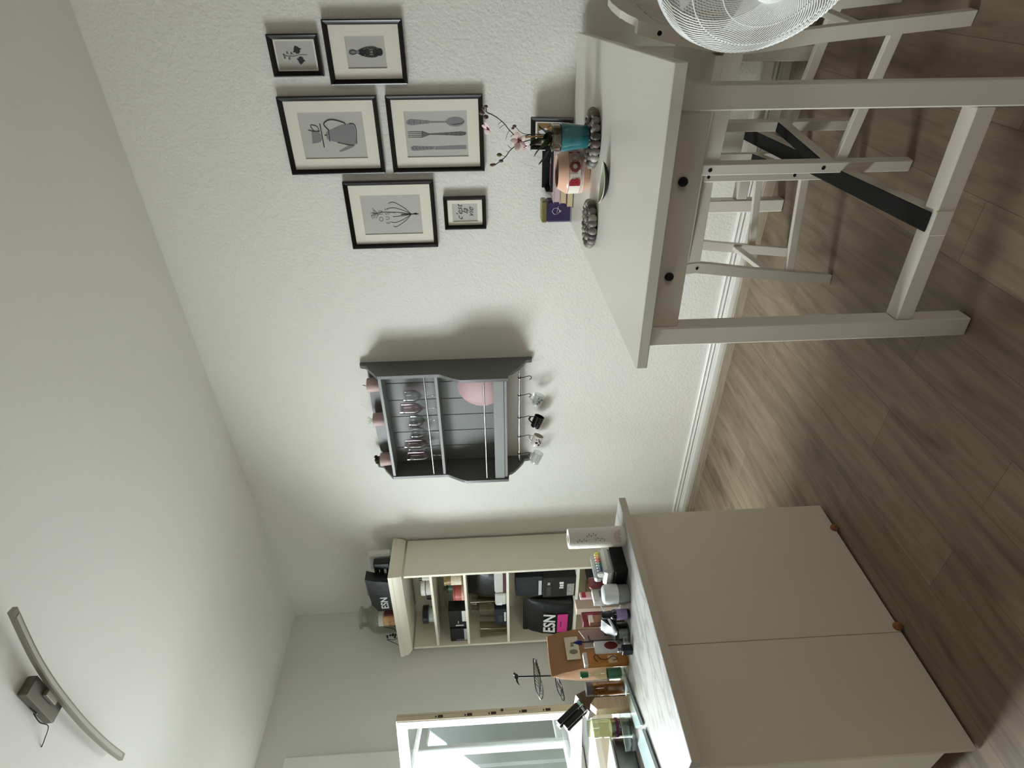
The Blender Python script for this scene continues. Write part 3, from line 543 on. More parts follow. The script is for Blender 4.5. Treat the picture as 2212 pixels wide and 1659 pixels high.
def d_onion(p, w, h, z):
    b = nb()
    for q, x, y in ((1, .62, .08), (-1, -.62, 0), (1, .34, .16), (-1, -.4, .08), (1, .12, .1), (-1, -.1, -.02)): line(b, [(0, -.66*h), (x*.55*w, -.42*h), (x*w, -.1*h), (x*.92*w, y*h)], .0013, z)
    line(b, [(0, -.9*h), (.02*w, -.78*h), (0, -.66*h), (0, -.3*h)], .0022, z); ell(b, .02*w, -.8*h, .05*w, .05*h, z); line(b, [(.1*w, -.1*h), (.14*w, .2*h), (.1*w, .55*h)], .0014, z); obj('plant_drawing', b, ink, p)
    b = nb(); random.seed(3)
    for k in range(26): a = random.uniform(0, 2*PI); q = random.uniform(0, 1); line(b, [(.1*w, .5*h), (.1*w+q*.3*w*math.cos(a), .62*h+q*.17*h*math.sin(a))], .0005, z, 2); ell(b, .1*w+q*.3*w*math.cos(a), .62*h+q*.17*h*math.sin(a), .0022, .0022, z, 0, 8)
    obj('blossom_drawing', b, ink_mid, p)
    b = text('O N', .03, T4((-.05*w, .38*h, z)), 0, .0002); join(b, text('E U S T', .026, T4((-.06*w, .16*h, z)), 0, .0002)); obj('lettering', b, ink_mid, p)
def d_vie(p, w, h, z):
    b = text("c'est", .042, T4((0, .42*h, z)), 0, .0002, shear=.45); join(b, text('la', .042, T4((.12*w, -.02*h, z)), 0, .0002, shear=.45)); join(b, text('vie', .042, T4((0, -.46*h, z)), 0, .0002, shear=.45)); obj('lettering', b, ink, p)
picture('small black frame with a leafy sprig, highest of the wall pictures', .248, .406, 2.09, 2.299, .68, .74, d_leaf)
picture('black frame with an ornate silver handle on a small print', .198, .44, 1.739, 2.066, .5, .5, d_handle)
picture('large black frame with a grey teapot and cup drawing', .483, .814, 1.882, 2.311, .6, .66, d_tea)
picture('large black frame with spoon, fork and knife drawing', .484, .816, 1.418, 1.844, .6, .66, d_cutlery)
picture('black frame with an onion plant drawing and faint letters', .853, 1.185, 1.664, 2.09, .59, .67, d_onion)
picture("small black frame reading c'est la vie, lowest of the wall pictures", .936, 1.097, 1.418, 1.623, .56, .6, d_vie, .018)

# ================================================================== BAR TABLE
TB = Vector((-.752, .616, 0)); TA = .047
tb = thing('bar_table', 'white bar-height table with end against the wall and black-topped foot rail', 'table', TB, TA)
top_white = mat('tabletop_white', (222, 219, 209), .33)
obj('tabletop', bx(nb(), -.704, .7, -.397, .395, .98, 1.012, .0022), top_white, tb)
LX, LY = .628, .318
for sx in (-1, 1):
    for sy in (-1, 1): obj('leg', bx(nb(), sx*LX-.029, sx*LX+.029, sy*LY-.029, sy*LY+.029, .003, .98, .0035), white_paint, tb)
aps = [obj('apron', bx(nb(), sx*(LX+.006)-.011, sx*(LX+.006)+.011, -LY+.0295, LY-.0295, .888, .98, .001), white_paint, tb) for sx in (-1, 1)]
for sy in (-1, 1): obj('apron', bx(nb(), -LX+.0295, LX-.0295, sy*(LY+.004)-.011, sy*(LY+.004)+.011, .888, .98, .001), white_paint, tb)
for y in (-.125, .131):
    b = nb(); sph(b, (-LX-.0245, y, .936), .0125, (.8, 1, 1)); obj('knob', b, matte_black, aps[0], label='round black knob on the table end')
for sx in (-1, 1): obj('stretcher', bx(nb(), sx*LX-.026, sx*LX+.026, -LY+.0295, LY-.0295, .185, .236, .003), white_paint, tb)
fr = obj('foot_rail', bx(nb(), -LX+.0265, LX-.0265, -.027, .027, .187, .237, .003), white_paint, tb)
obj('foot_pad', bx(nb(), -LX-.012, LX+.012, -.0268, .0268, .2375, .2415, .001), matte_black, fr, label='black foot-rest cover')
b = nb(); bx(b, -LX-.0275, -LX-.0225, -.034, .034, .187, .2372, .002); obj('rail_end', b, white_paint, fr)

# ================================================================== BAR STOOLS
def stool(name, label, loc, rz):
    t = thing(name, label, 'bar stool', loc, rz, 'white bar stools at the table')
    for sx in (-1, 1):
        l = obj('front_leg', bx(nb(), sx*.2-.0175, sx*.2+.0175, .19, .228, .003, .718, .003), white_paint, t)
        for z in (.305, .688): obj('bolt_hole', cyl(nb(), (sx*.2135, .209, z), (sx*.2182, .209, z), .0068, n=14), dark_hole, l)
        P = [(-.236, .003), (-.196, .003), (-.158, .42), (-.135, .6), (-.128, .68), (-.14, .78), (-.163, .9), (-.183, .985), (-.217, .985), (-.2, .9), (-.18, .78), (-.17, .68), (-.178, .6), (-.198, .42)]
        x0 = sx*.185-.016
        l = obj('rear_post', prism(nb(), [(x0, y, z) for y, z in P], (.032, 0, 0)), white_paint, t)
        for y, z in ((-.15, .672), (-.186, .92)): obj('bolt_hole', cyl(nb(), (sx*.197, y, z), (sx*.2018, y, z), .0068, n=14), dark_hole, l)
        b = nb(); M, L = align((sx*.188, -.19, .215), (sx*.197, .192, .248)); bx(b, -.011, .011, -.018, .018, 0, L, .002, M @ Rz(0)); obj('side_stretcher', b, white_paint, t)
        M, L = align((sx*.188, -.15, .69), (sx*.198, .195, .69)); b = nb(); box(b, (0, 0, L/2), (.022, .06, L) if abs((M.to_3x3() @ Vector((0, 1, 0))).z) > .5 else (.06, .022, L), .001, M); obj('seat_apron', b, white_paint, t)
    obj('seat_apron', bx(nb(), -.182, .182, .196, .218, .66, .718, .001), white_paint, t)
    obj('seat_apron', bx(nb(), -.168, .168, -.165, -.145, .66, .718, .001), white_paint, t)
    obj('rear_stretcher', bx(nb(), -.168, .168, -.196, -.176, .29, .326, .002), white_paint, t)
    f = obj('foot_rail', bx(nb(), -.182, .182, .191, .227, .262, .302, .002), white_paint, t)
    obj('foot_pad', bx(nb(), -.18, .18, .192, .226, .3025, .306, .001), matte_black, f, label='black foot-rest cover')
    obj('seat', prism(nb(), [(-.222, .245, .719), (.222, .245, .719), (.226, .2, .719), (.202, -.125, .719), (.168, -.126, .719), (.168, -.142, .719), (-.168, -.142, .719), (-.168, -.126, .719), (-.202, -.125, .719), (-.226, .2, .719)], (0, 0, .024)), white_paint, t)
    # back: arched top rail, lower rail, three slats
    P = [(-.2, .905), (-.2, .984), (-.172, .984), (-.166, .986), (-.155, .996), (-.135, 1.006), (-.105, 1.012), (-.098, 1.018), (0, 1.024), (.098, 1.018), (.105, 1.012), (.135, 1.006), (.155, .996), (.166, .986), (.172, .984), (.2, .984), (.2, .905), (.168, .905), (.13, .918), (0, .925), (-.13, .918), (-.168, .905)]
    obj('top_rail', prism(nb(), [(x, -.218 - (z-.985)*.24, z) for x, z in P], (0, .02, 0)), white_paint, t)
    obj('lower_rail', bx(nb(), -.168, .168, -.17, -.15, .745, .785, .002), white_paint, t)
    for x in (-.085, 0, .085):
        b = nb(); prism(b, [(x-.02, -.166, .783), (x+.02, -.166, .783), (x+.02, -.204, .918), (x-.02, -.204, .918)], (0, .012, 0)); obj('slat', b, white_paint, t)
    return t
st = stool('bar_stool', 'white wooden bar stool behind the fan, pushed under the near table edge', (-.735, .338, 0), -.108)
s2 = dup(st, (-.485, .897, 0), PI+.104, 'lower white wooden bar stool on the far side of the table, nearer the island'); s2.scale = (1, 1, .86)

# ================================================================== FAN
FC, FH = Vector((-1.632, -.02, .939)), Vector((-1.725, .033, .937))
ax = (FH-FC).normalized(); MF = T4(FC) @ ax.to_track_quat('Z', 'X').to_matrix().to_4x4()
fan = thing('pedestal_fan', 'white pedestal fan with wire grille standing in front of the near stool', 'fan', (FC.x, FC.y, 0))
IV = T4((-FC.x, -FC.y, 0)) @ MF
wire = mat('fan_wire_white', (226, 225, 220), .35); fanw = mat('fan_plastic_white', (228, 230, 228), .35)
def dome(h, sgn, nspoke, tw, R=.187, rh=.044):
    b = nb(); f = lambda q: sgn*(h*(1-((rh+(R-rh)*q)/R)**2)**.5 + .012)
    for k in range(nspoke):
        a = 2*PI*k/nspoke; pts = []
        for i in range(11):
            q = i/10; r = rh+(R-rh)*q; aa = a + tw*(1-q)**1.0; pts.append(IV @ Vector((r*math.cos(aa), r*math.sin(aa), f(q))))
        tube(b, pts, .00115, 4)
    for q in (.33, .66): r = rh+(R-rh)*q; tube(b, [IV @ Vector((r*math.cos(2*PI*k/64), r*math.sin(2*PI*k/64), f(q))) for k in range(64)], .0013, 4, True)
    return b
obj('front_grille', dome(.085, 1, 120, .9), wire, fan); obj('rear_grille', dome(.06, -1, 120, -.9), wire, fan)
obj('ring', lathe(nb(), [(.184, -.012), (.191, -.012), (.193, 0), (.191, .012), (.184, .012), (.184, -.012)], 72, IV, False), fanw, fan)
obj('hub_cap', lathe(nb(), [(.046, .086), (.046, .093), (.041, .099), (.028, .103), (0, .104)], 36, IV), fanw, fan)
b = nb()
for k in range(3):
    a0 = 2*PI*k/3; rows = []
    for r in (.03, .07, .12, .16):
        wd = .28+.45*(r/.19); rows.append([b.verts.new(IV @ Vector((r*math.cos(a0+wd*(s-.5)*2), r*math.sin(a0+wd*(s-.5)*2), .03*(s-.5)+.012))) for s in (0, .25, .5, .75, 1)])
    for A, B in zip(rows, rows[1:]):
        for i in range(4): b.faces.new((A[i], A[i+1], B[i+1], B[i]))
lathe(b, [(.034, -.005), (.034, .03), (0, .034)], 20, IV); obj('rotor', b, mat('blade_white', (206, 206, 200), .4), fan)
obj('motor_housing', lathe(nb(), [(.05, -.075), (.06, -.09), (.055, -.15), (.03, -.17), (0, -.172)], 28, IV), fanw, fan)
mp = IV @ Vector((0, 0, -.12))
obj('pole', cyl(nb(), (mp.x, mp.y, .03), (mp.x, mp.y, mp.z-.02), .014), fanw, fan)
b = nb(); lathe(b, [(0, .003), (.2, .003), (.2, .012), (.05, .032), (.02, .045), (0, .045)], 40, T4((mp.x, mp.y, 0))); obj('base', b, fanw, fan)

# ================================================================== CEILING LAMP
lampm = mat('lamp_nickel', (150, 146, 134), .35, .55)
lt = thing('ceiling_lamp', 'ceiling lamp with one curved bar on a square grey base', 'ceiling lamp', (-1.765, 2.065, H))
obj('base', bx(nb(), -.032, .034, -.098, .1, -.034, -.001, .003), mat('lamp_base_grey', (110, 106, 96), .4, .5), lt)
b = nb(); bx(b, .0, .02, -.03, .04, -.05, -.034, .002); obj('bracket', b, lampm, lt)
pts = smooth([(.088, -.388, -.055), (.053, -.22, -.055), (.038, -.11, -.055), (.029, .01, -.055), (.025, .21, -.055), (.034, .41, -.055), (.05, .563, -.055)], 5)
b = nb(); rg = []
for i, p in enumerate(pts):
    t_ = (pts[min(i+1, len(pts)-1)] - pts[max(i-1, 0)]).normalized(); nrm = Vector((t_.y, -t_.x, 0)).normalized()
    rg.append([b.verts.new(p + nrm*s*.0125 + Vector((0, 0, z))) for s, z in ((-1, -.008), (1, -.008), (1, .008), (-1, .008))])
for A, B in zip(rg, rg[1:]):
    for k in range(4): b.faces.new((A[k], A[(k+1) % 4], B[(k+1) % 4], B[k]))
b.faces.new(rg[0][::-1]); b.faces.new(rg[-1]); bar = obj('light_bar', b, lampm, lt, 30)
b = nb(); rg = [[b.verts.new(p + Vector((s*.007, 0, -.0088))) for s in (-1, 1)] for p in pts[1:-1]]
for A, B in zip(rg, rg[1:]): b.faces.new((A[0], A[1], B[1], B[0]))
obj('diffuser', b, mat('lamp_diffuser', (176, 174, 160), .5), bar)
b = nb(); tube(b, smooth([(-.034, .02, -.004), (-.05, .05, -.02), (-.045, .09, -.028), (-.07, .13, -.012), (-.085, .15, -.001)]), .0018, 6); tube(b, smooth([(-.034, -.02, -.01), (-.045, -.005, -.03), (-.04, .02, -.02)]), .0018, 6); obj('loose_wire', b, black, lt)

# ================================================================== ON THE TABLE
ZT = 1.0125
stone = [mat('pebble_grey', (120, 115, 108), .5, var=.2, vscale=30), mat('pebble_dark', (62, 60, 58), .45, var=.25, vscale=30), mat('pebble_pale', (166, 160, 150), .5, var=.15, vscale=30), mat('pebble_brown', (98, 84, 76), .5, var=.2, vscale=30)]
def trivet(label, x, y, R, h, seed):
    random.seed(seed); t = thing('pebble_trivet', label, 'trivet', (x, y, ZT), 0, 'pebble trivets on the table')
    n = 22
    for ring, (rr, k) in enumerate(((R-.014, n), (R-.042, 15), (R-.068, 9), (R-.09, 4))):
        if rr < .006: continue
        for i in range(k):
            a = 2*PI*(i+random.random()*.3)/k; s = random.uniform(.88, 1.12)
            b = nb(); sph(b, (rr*math.cos(a), rr*math.sin(a), h*.5), h*.5, (s*.92 if ring else .86, s*.78 if ring else .92*s, .98), (Rz(a) @ Ry(random.uniform(-.12, .12))).to_3x3(), 12, 8); obj('pebble', b, stone[random.choice((0, 0, 1, 2, 3))], t)
    obj('backing', lathe(nb(), [(0, 0), (R-.02, 0), (R-.02, .004), (0, .004)], 30), mat('felt_black', (28, 26, 25), .9), t)
    return t
trivet('pebble trivet under the teal flower pot', -.603, .54, .107, .032, 5)
trivet('bare pebble trivet lying alone beside the leaf dish', -.68, .835, .093, .034, 11)
# orchid in a teal pot
PC = Vector((-.612, .532, ZT+.0335))
t = thing('orchid', 'orchid with pink blossoms in a tapered teal pot', 'potted orchid', PC)
teal = mat('teal_glaze', (34, 100, 106), .22, coat=.5)
obj('pot', lathe(nb(), [(0, 0), (.037, 0), (.0385, .003), (.051, .094), (.051, .1), (.048, .1), (.047, .094), (.0355, .01), (0, .01)], 40), teal, t)
ip = obj('inner_pot', lathe(nb(), [(.034, .02), (.044, .1), (.0455, .128), (.049, .131), (.0475, .131), (.044, .128), (.042, .1), (.033, .02)], 36, None, False), thin_glass('clear_pot', (232, 232, 226), 2.2), t)
b = nb(); lathe(b, [(0, .02), (.032, .02), (.0415, .1), (.042, .12), (.03, .128), (0, .13)], 20); obj('bark', b, mat('bark', (104, 84, 62), .9, bump=1, bscale=60, var=.5, vscale=60), t)
leafm = mat('orchid_leaf', (44, 60, 32), .35, var=.2)
def leaf(pts, w, name='leaf', m=leafm, par=t):
    P = smooth(pts, 5); b = nb(); rows = []; n = len(P)
    for i, p in enumerate(P):
        q = i/(n-1); ww = w*max(.04, math.sin(PI*min(1, .12+.88*q))**.7)*(1 if q < .98 else .2)
        d = (P[min(i+1, n-1)]-P[max(i-1, 0)]).normalized(); sd = d.cross(Vector((0, 0, 1))).normalized(); nr = sd.cross(d)
        rows.append([b.verts.new(p + sd*ww*s - nr*(-.25*ww*abs(s))) for s in (-1, -.5, 0, .5, 1)])
    for A, B in zip(rows, rows[1:]):
        for k in range(4): b.faces.new((A[k], A[k+1], B[k+1], B[k]))
    bmesh.ops.solidify(b, geom=b.faces[:], thickness=.0012); return obj(name, b, m, par)
leaf([(0, 0, .125), (-.03, .012, .15), (-.045, .03, .18), (-.05, .055, .2)], .02)
leaf([(0, .01, .125), (-.028, .035, .142), (-.035, .06, .155), (-.034, .088, .182)], .018)
leaf([(.0, -.005, .125), (-.02, .0, .16), (-.02, .012, .19), (-.016, .022, .214)], .02)
leaf([(.01, -.01, .125), (.02, -.02, .15), (.022, -.032, .17), (.02, -.04, .178)], .018)
stemm = mat('orchid_stem', (60, 52, 40), .6); budm = mat('orchid_bud', (96, 74, 70), .5); petal = mat('orchid_petal', (214, 188, 184), .5); lip = mat('orchid_lip', (110, 24, 44), .45)
S1 = smooth([(0, -.01, .125), (0, -.012, .2), (0, -.004, .246), (0, -.006, .262), (0, -.03, .288), (0, -.052, .306), (0, -.072, .332), (0, -.082, .35), (0, -.09, .366), (0, -.106, .368)])
obj('stem', tube(nb(), S1, .0017, 6), stemm, t)
S2 = smooth([(-.005, 0, .125), (-.005, .004, .2), (-.005, .018, .25), (-.005, .04, .283), (-.005, .062, .3), (-.005, .076, .318), (-.005, .09, .338), (-.005, .094, .346), (-.005, .09, .352)])
obj('stem', tube(nb(), S2, .0017, 6), stemm, t)
obj('stem', tube(nb(), smooth([(0, -.012, .2), (0, -.014, .23), (0, -.022, .248), (0, -.032, .257), (0, -.037, .262)]), .0012, 5), stemm, t)
def twig(p, q): return obj('twig', tube(nb(), smooth([p, ((p[0]+q[0])/2, (p[1]+q[1])/2, (p[2]+q[2])/2+.002), q], 3), .0009, 5), stemm, t)
for p, q in (((0, -.048, .303), (0, -.034, .322)), ((0, -.058, .313), (0, -.047, .326)), ((0, -.028, .286), (0, .004, .3)), ((0, -.014, .27), (0, -.004, .282)), ((-.005, .036, .278), (-.005, .022, .292)), ((-.005, .048, .29), (-.005, .042, .297)), ((0, -.082, .35), (0, -.086, .362)), ((0, -.074, .336), (0, -.084, .35)), ((-.005, .062, .3), (-.005, .056, .318)), ((0, -.09, .366), (0, -.1, .378))): twig(p, q)
def bud(p, r, m=budm): b = nb(); sph(b, p, r, (.85, .85, 1.15), u=10, v=8); return obj('bud', b, m, t)
for p, r in (((0, -.108, .369), .0065), ((0, -.101, .379), .0055), ((0, -.087, .384), .0085), ((0, -.074, .37), .0085), ((-.005, .056, .324), .0085), ((-.005, .078, .318), .0075), ((-.005, .092, .352), .007), ((-.005, .09, .344), .0055), ((0, -.041, .268), .0065), ((0, -.034, .274), .005)): bud(p, r, mat('green_bud', (92, 88, 44), .5) if r == .0085 and p[1] > 0 else budm)
def flower(p, face, s):
    q = Vector(face).to_track_quat('Z', 'Y').to_matrix().to_4x4(); M = T4(p) @ q; b = nb()
    for k, (rx, ry) in enumerate(((.9, .62), (1, .8), (.8, .5), (.8, .5), (1, .8))):
        a = 2*PI*k/5+PI/2; R3 = Rz(a) @ Ry(-.25); mm = M @ R3 @ T4((s*.6, 0, 0)) @ Matrix.Diagonal((s*.62*rx, s*.55*ry, s*.05, 1)); bmesh.ops.create_uvsphere(b, u_segments=12, v_segments=6, radius=1, matrix=mm)
    f = obj('blossom', b, petal, t); b = nb()
    for k in range(3): a = 2*PI*k/3+.5; bmesh.ops.create_uvsphere(b, u_segments=8, v_segments=6, radius=1, matrix=M @ Rz(a) @ T4((s*.16, 0, s*.12)) @ Matrix.Diagonal((s*.2, s*.13, s*.16, 1)))
    obj('lip', b, lip, f)
flower((-.022, .004, .252), (-1, -.1, .3), .028); flower((-.012, .024, .232), (-.7, .5, -.3), .02); flower((-.004, -.036, .362), (-.5, .3, .6), .024)
stick = obj('support_stick', cyl(nb(), (-.012, -.012, .1), (-.01, -.004, .255), .0032, n=10), wood_mat('bamboo', (190, 138, 88), (160, 112, 70)), t)
obj('clip', bx(nb(), -.022, -.004, -.022, -.004, .133, .15, .002), matte_black, t)
# BLOOM planter
t = thing('flower_planter', 'round pink and white planter with raised letters BLOOM', 'planter', (-.485, .69, ZT))
blush = mat('blush_glaze', (224, 178, 152), .3, coat=.4); glaze = mat('white_glaze', (226, 216, 204), .25, coat=.5); redl = mat('red_relief', (140, 26, 36), .3, coat=.4)
RR = .0855
obj('body', lathe(nb(), [(0, .001), (.058, 0), (.066, .004), (RR-.004, .024), (RR, .03), (RR, .088), (RR-.003, .094), (.066, .122), (.063, .1255), (.06, .124), (.062, .12), (RR-.008, .09), (RR-.006, .03), (.06, .008), (0, .008)], 48), blush, t)
obj('band', lathe(nb(), [(RR+.0006, .03), (RR+.0006, .0885)], 48, None, False), glaze, t)
obj('soil', lathe(nb(), [(0, .117), (.0605, .117)], 30, None, False), dark_hole, t)
for z in (.0335, .039, .085): obj('stripe', lathe(nb(), [(RR+.001, z), (RR+.001, z+.0016)], 48, None, False), redl, t)
faceA = math.atan2(-.684, -2.8895+.495)         # towards the middle of the room
faint = mat('faded_relief', (196, 160, 146), .3, coat=.4)
for ch, da, m in (('B', .5, redl), ('L', .12, glaze), ('O', -.2, redl), ('O', -.62, faint), ('M', -1.08, redl)):
    a = faceA - da; M = Rz(a) @ T4((RR+.0006, 0, .062)) @ Matrix(((0, 0, 1, 0), (1, 0, 0, 0), (0, 1, 0, 0), (0, 0, 0, 1)))
    obj('letter', text(ch, .05, M, .0035, .003), m, t)
# leaf dish
t = thing('leaf_dish', 'shallow pointed leaf dish glazed green inside, nearest the table edge', 'dish', (-.862, .622, ZT), 1.44)
b = nb(); rg = []
def leafrim(s, z): return [(s*.074*math.copysign(abs(math.cos(a))**1.15, math.cos(a)), s*.037*math.copysign(abs(math.sin(a))**1.5, math.sin(a)), z+.006*abs(math.cos(a))**3*s) for a in [2*PI*k/40 for k in range(40)]]
def dishmesh(levels):
    b = nb(); rg = [[b.verts.new(p) for p in leafrim(s, z)] for s, z in levels]
    for A, B in zip(rg, rg[1:]):
        for k in range(40): b.faces.new((A[k], A[(k+1) % 40], B[(k+1) % 40], B[k]))
    return b, rg
b, rg = dishmesh(((.5, 0), (.72, .002), (.9, .0085), (1, .016), (.975, .0165))); b.faces.new(rg[0][::-1]); obj('dish', b, mat('dish_dark', (30, 28, 24), .4), t)
b, rg = dishmesh(((.99, .0168), (.95, .0162), (.8, .0095), (.5, .005))); b.faces.new(rg[-1]); obj('glaze', b, mat('dish_green', (150, 156, 128), .3, var=.25, vscale=30, coat=.4), t)
b = nb(); tube(b, [Vector(p)+Vector((0, 0, .0005)) for p in leafrim(1, .0162)], .0013, 6, True); obj('rim', b, mat('dish_rim', (214, 210, 196), .3), t)
# books with a tray of a pen on top, tin, photo frame
def tthing(n, l, c, x, y, z=ZT, rz=0, g=None): return thing(n, l, c, (x, y, z), rz, g)
pages = mat('book_pages', (204, 186, 150), .8, var=.1, vscale=200); cov1 = mat('cover_dark', (44, 34, 32), .5); cov2 = mat('cover_pink', (206, 184, 186), .5); cov3 = mat('cover_rose', (190, 160, 156), .5)
z = ZT; BKX = -.088; BKY = .815
for lb, m, h, w, d, o_ in (('dark covered book at the bottom of the stack by the wall', cov1, .032, .148, .25, .012), ('rose covered book, second from the bottom of the stack', cov3, .03, .14, .235, .004), ('pale pink book topmost of the stack', cov2, .03, .142, .23, 0)):
    t = tthing('book', lb, 'book', BKX, BKY+o_, z, .04, 'books stacked by the wall'); b = nb(); bx(b, -w/2, w/2, -d/2, d/2, 0, .0025, .0006); bx(b, -w/2, w/2, -d/2, d/2, h-.0025, h, .0006); bx(b, w/2-.003, w/2, -d/2, d/2, .0025, h-.0025); obj('cover', b, m, t)
    obj('pages', bx(nb(), -w/2+.004, w/2-.003, -d/2+.004, d/2-.004, .0026, h-.0026), pages if 'pink' not in lb else mat('pages_pinkish', (200, 180, 182), .7), t); z += h+.0004
t = tthing('pen_tray', 'black lidless box lying on the stacked books', 'box', -.075, .8, z, .06)
b = nb(); bx(b, -.045, .045, -.09, .09, 0, .003); bx(b, -.045, -.042, -.09, .09, .003, .012); bx(b, .042, .045, -.09, .09, .003, .042); bx(b, -.042, .042, -.09, -.087, .003, .034); bx(b, -.042, .042, .087, .09, .003, .03); obj('box', b, matte_black, t)
t = tthing('ballpoint_pen', 'dark pink pen resting in the black box', 'pen', -.096, .81, z+.008, 1.52)
obj('barrel', cyl(nb(), (-.045, 0, 0), (.045, 0, 0), .0045), mat('pen_pink', (150, 70, 86), .35), t); obj('grip', cyl(nb(), (-.072, 0, 0), (-.046, 0, 0), .003, .0042), mat('pen_white', (220, 214, 210), .35), t); obj('tip', cyl(nb(), (.046, 0, 0), (.06, 0, 0), .004, .0008), mat('pen_white', (220, 214, 210), .35), t)
t = tthing('tea_tin', 'purple tin with gold lid and a white hexagon emblem by the wall', 'tin', -.087, .985, ZT, .1)
purple = mat('tin_purple', (58, 48, 84), .35, var=.08, vscale=40)
b = nb(); bx(b, -.042, .042, -.05, .05, 0, .118, .008); obj('body', b, purple, t)
obj('lid', bx(nb(), -.0435, .0435, -.0515, .0515, .115, .142, .006), mat('tin_gold', (146, 138, 92), .3, .5), t)
obj('foot_rim', bx(nb(), -.043, .043, -.051, .051, 0, .006, .002), mat('tin_silver', (170, 168, 170), .3, .7), t)
silver = mat('emblem_silver', (206, 200, 214), .4)
b = nb(); hx = [(-.0432, .016*math.cos(a)-.004, .074+.019*math.sin(a)) for a in [2*PI*k/6+PI/6 for k in range(6)]]; tube(b, hx, .0014, 5, True); tube(b, [(-.0432, -.026, .064), (-.0432, .006, .07), (-.0432, -.004, .053)], .0012, 5); tube(b, [(-.0432, -.0035+.004*math.cos(a), .054+.004*math.sin(a)) for a in [2*PI*k/10 for k in range(10)]], .0012, 5, True); obj('emblem', b, silver, t)
t = tthing('glass_stopper', 'small round faceted glass bead on a tag hanging at the tin corner', 'glass bead', -.142, .925, 1.052)
b = nb(); bmesh.ops.create_icosphere(b, subdivisions=1, radius=.0125); obj('bead', b, mat('bead_smoke', (110, 108, 116), .15, .3), t, 5)
obj('stem', cyl(nb(), (0, 0, -.0395), (0, 0, -.011), .002, .002, 8), silver, t)
RL = Ry(0) @ Matrix(((0, 0, -1, 0), (-1, 0, 0, 0), (0, 1, 0, 0), (0, 0, 0, 1)))
def d_photo(p, w, h, z):
    obj('photo', bx(nb(), -w*.96, w*.96, -h*.96, h*.96, z, z+.0004), mat('photo_brown', (120, 92, 56), .6, var=.5, vscale=20), p)
    b = nb(); poly(b, [(x*w, y*h) for x, y in ((-.9, .3), (.2, .9), (.55, .4), (-.2, -.2))], z+.0006); poly(b, [(x*w, y*h) for x, y in ((.1, -.2), (.85, -.25), (.8, -.8), (.1, -.75))], z+.0006); poly(b, [(x*w, y*h) for x, y in ((-.95, -.9), (-.1, -.9), (-.1, .5), (-.95, .7))], z+.0006); obj('paper_motif', b, mat('photo_white', (196, 198, 204), .6), p)
    b = nb(); tube(b, [(.35*w+.012*math.cos(a), .1*h+.012*math.sin(a), z+.001) for a in [2*PI*k/16 for k in range(16)]], .003, 6, True); obj('ring_motif', b, mat('photo_gold', (176, 120, 40), .4), p)
t = picture('small black frame standing on the table against the wall, behind the teal pot', .575, .715, 0, .19, .66, .72, d_photo, .02, (-.054, .645, ZT+.0965), (RL @ Rx(-.18)).to_3x3())
t['category'] = 'photo frame'; t.name = 'photo_frame'

# ================================================================== ON THE ISLAND
ZI = .8965
CA = lambda x, y: math.atan2(-y, -2.8895-x)          # bearing of the room's middle, for printed fronts
def ithing(n, l, c, x, y, z=ZI, rz=0, g=None): return thing(n, l, c, (x, y, z), rz, g)
FN = Matrix(((1, 0, 0, 0), (0, 0, -1, 0), (0, 1, 0, 0), (0, 0, 0, 1)))      # print on a front that looks towards -y
def ibox(n, l, c, x, y, w, d, h, m, rz=0, z=ZI, labs=(), bev=.0012, g=None):
    t = ithing(n, l, c, x, y, z, rz, g); obj('carton', bx(nb(), -w/2, w/2, -d/2, d/2, 0, h, bev), m, t)
    for x0, x1, z0, z1, lm in labs: obj('printed_label', bx(nb(), x0*w, x1*w, -d/2-.0007, -d/2+.0005, z0*h, z1*h), lm, t)
    return t
# paper towel roll
t = ithing('paper_towel_roll', 'white paper towel roll printed with a rainbow motif at the worktop corner', 'paper towel', -1.262, 1.97)
tow = mat('tissue', (226, 222, 212), .9, bump=.25, bscale=140)
obj('roll', lathe(nb(), [(.02, 0), (.0405, 0), (.0425, .004), (.042, .232), (.04, .236), (.02, .236), (.019, .23), (.019, .01), (.02, 0)], 40, None, False), tow, t)
obj('core', lathe(nb(), [(.0192, .002), (.0192, .232), (.0182, .232), (.0182, .002)], 24, None, False), mat('core_card', (70, 60, 50), .9), t)
fa = CA(-1.262, 1.97)
def oncyl(r, a, z): return Vector((r*math.cos(a), r*math.sin(a), z))
b = nb()
for k, rr in enumerate((.008, .014, .02, .026)):
    tube(b, [oncyl(.0428, fa - rr*math.cos(q)/.0428, .022+rr*math.sin(q)) for q in [PI*j/14 for j in range(15)]], .0009, 5)
obj('rainbow_print', b, mat('rainbow_rust', (176, 118, 84), .8), t)
b = nb()
for a0, z0, sg in ((.25, .085, 1), (-.3, .12, -1), (.2, .16, -1)):
    tube(b, smooth([oncyl(.0428, fa-a0, z0), oncyl(.0428, fa-a0+.12*sg, z0+.02), oncyl(.0428, fa-a0+.1*sg, z0+.045)], 4), .0006, 4)
    for k in range(5):
        a = fa-a0+.1*sg*(k/4); sph(b, oncyl(.0427, a+.1*(1 if k % 2 else -1), z0+.009*k+.006), .0042, (.25, .8, .5), Rz(a).to_3x3(), 8, 6)
obj('leaf_print', b, mat('leaf_print', (140, 146, 120), .8), t)
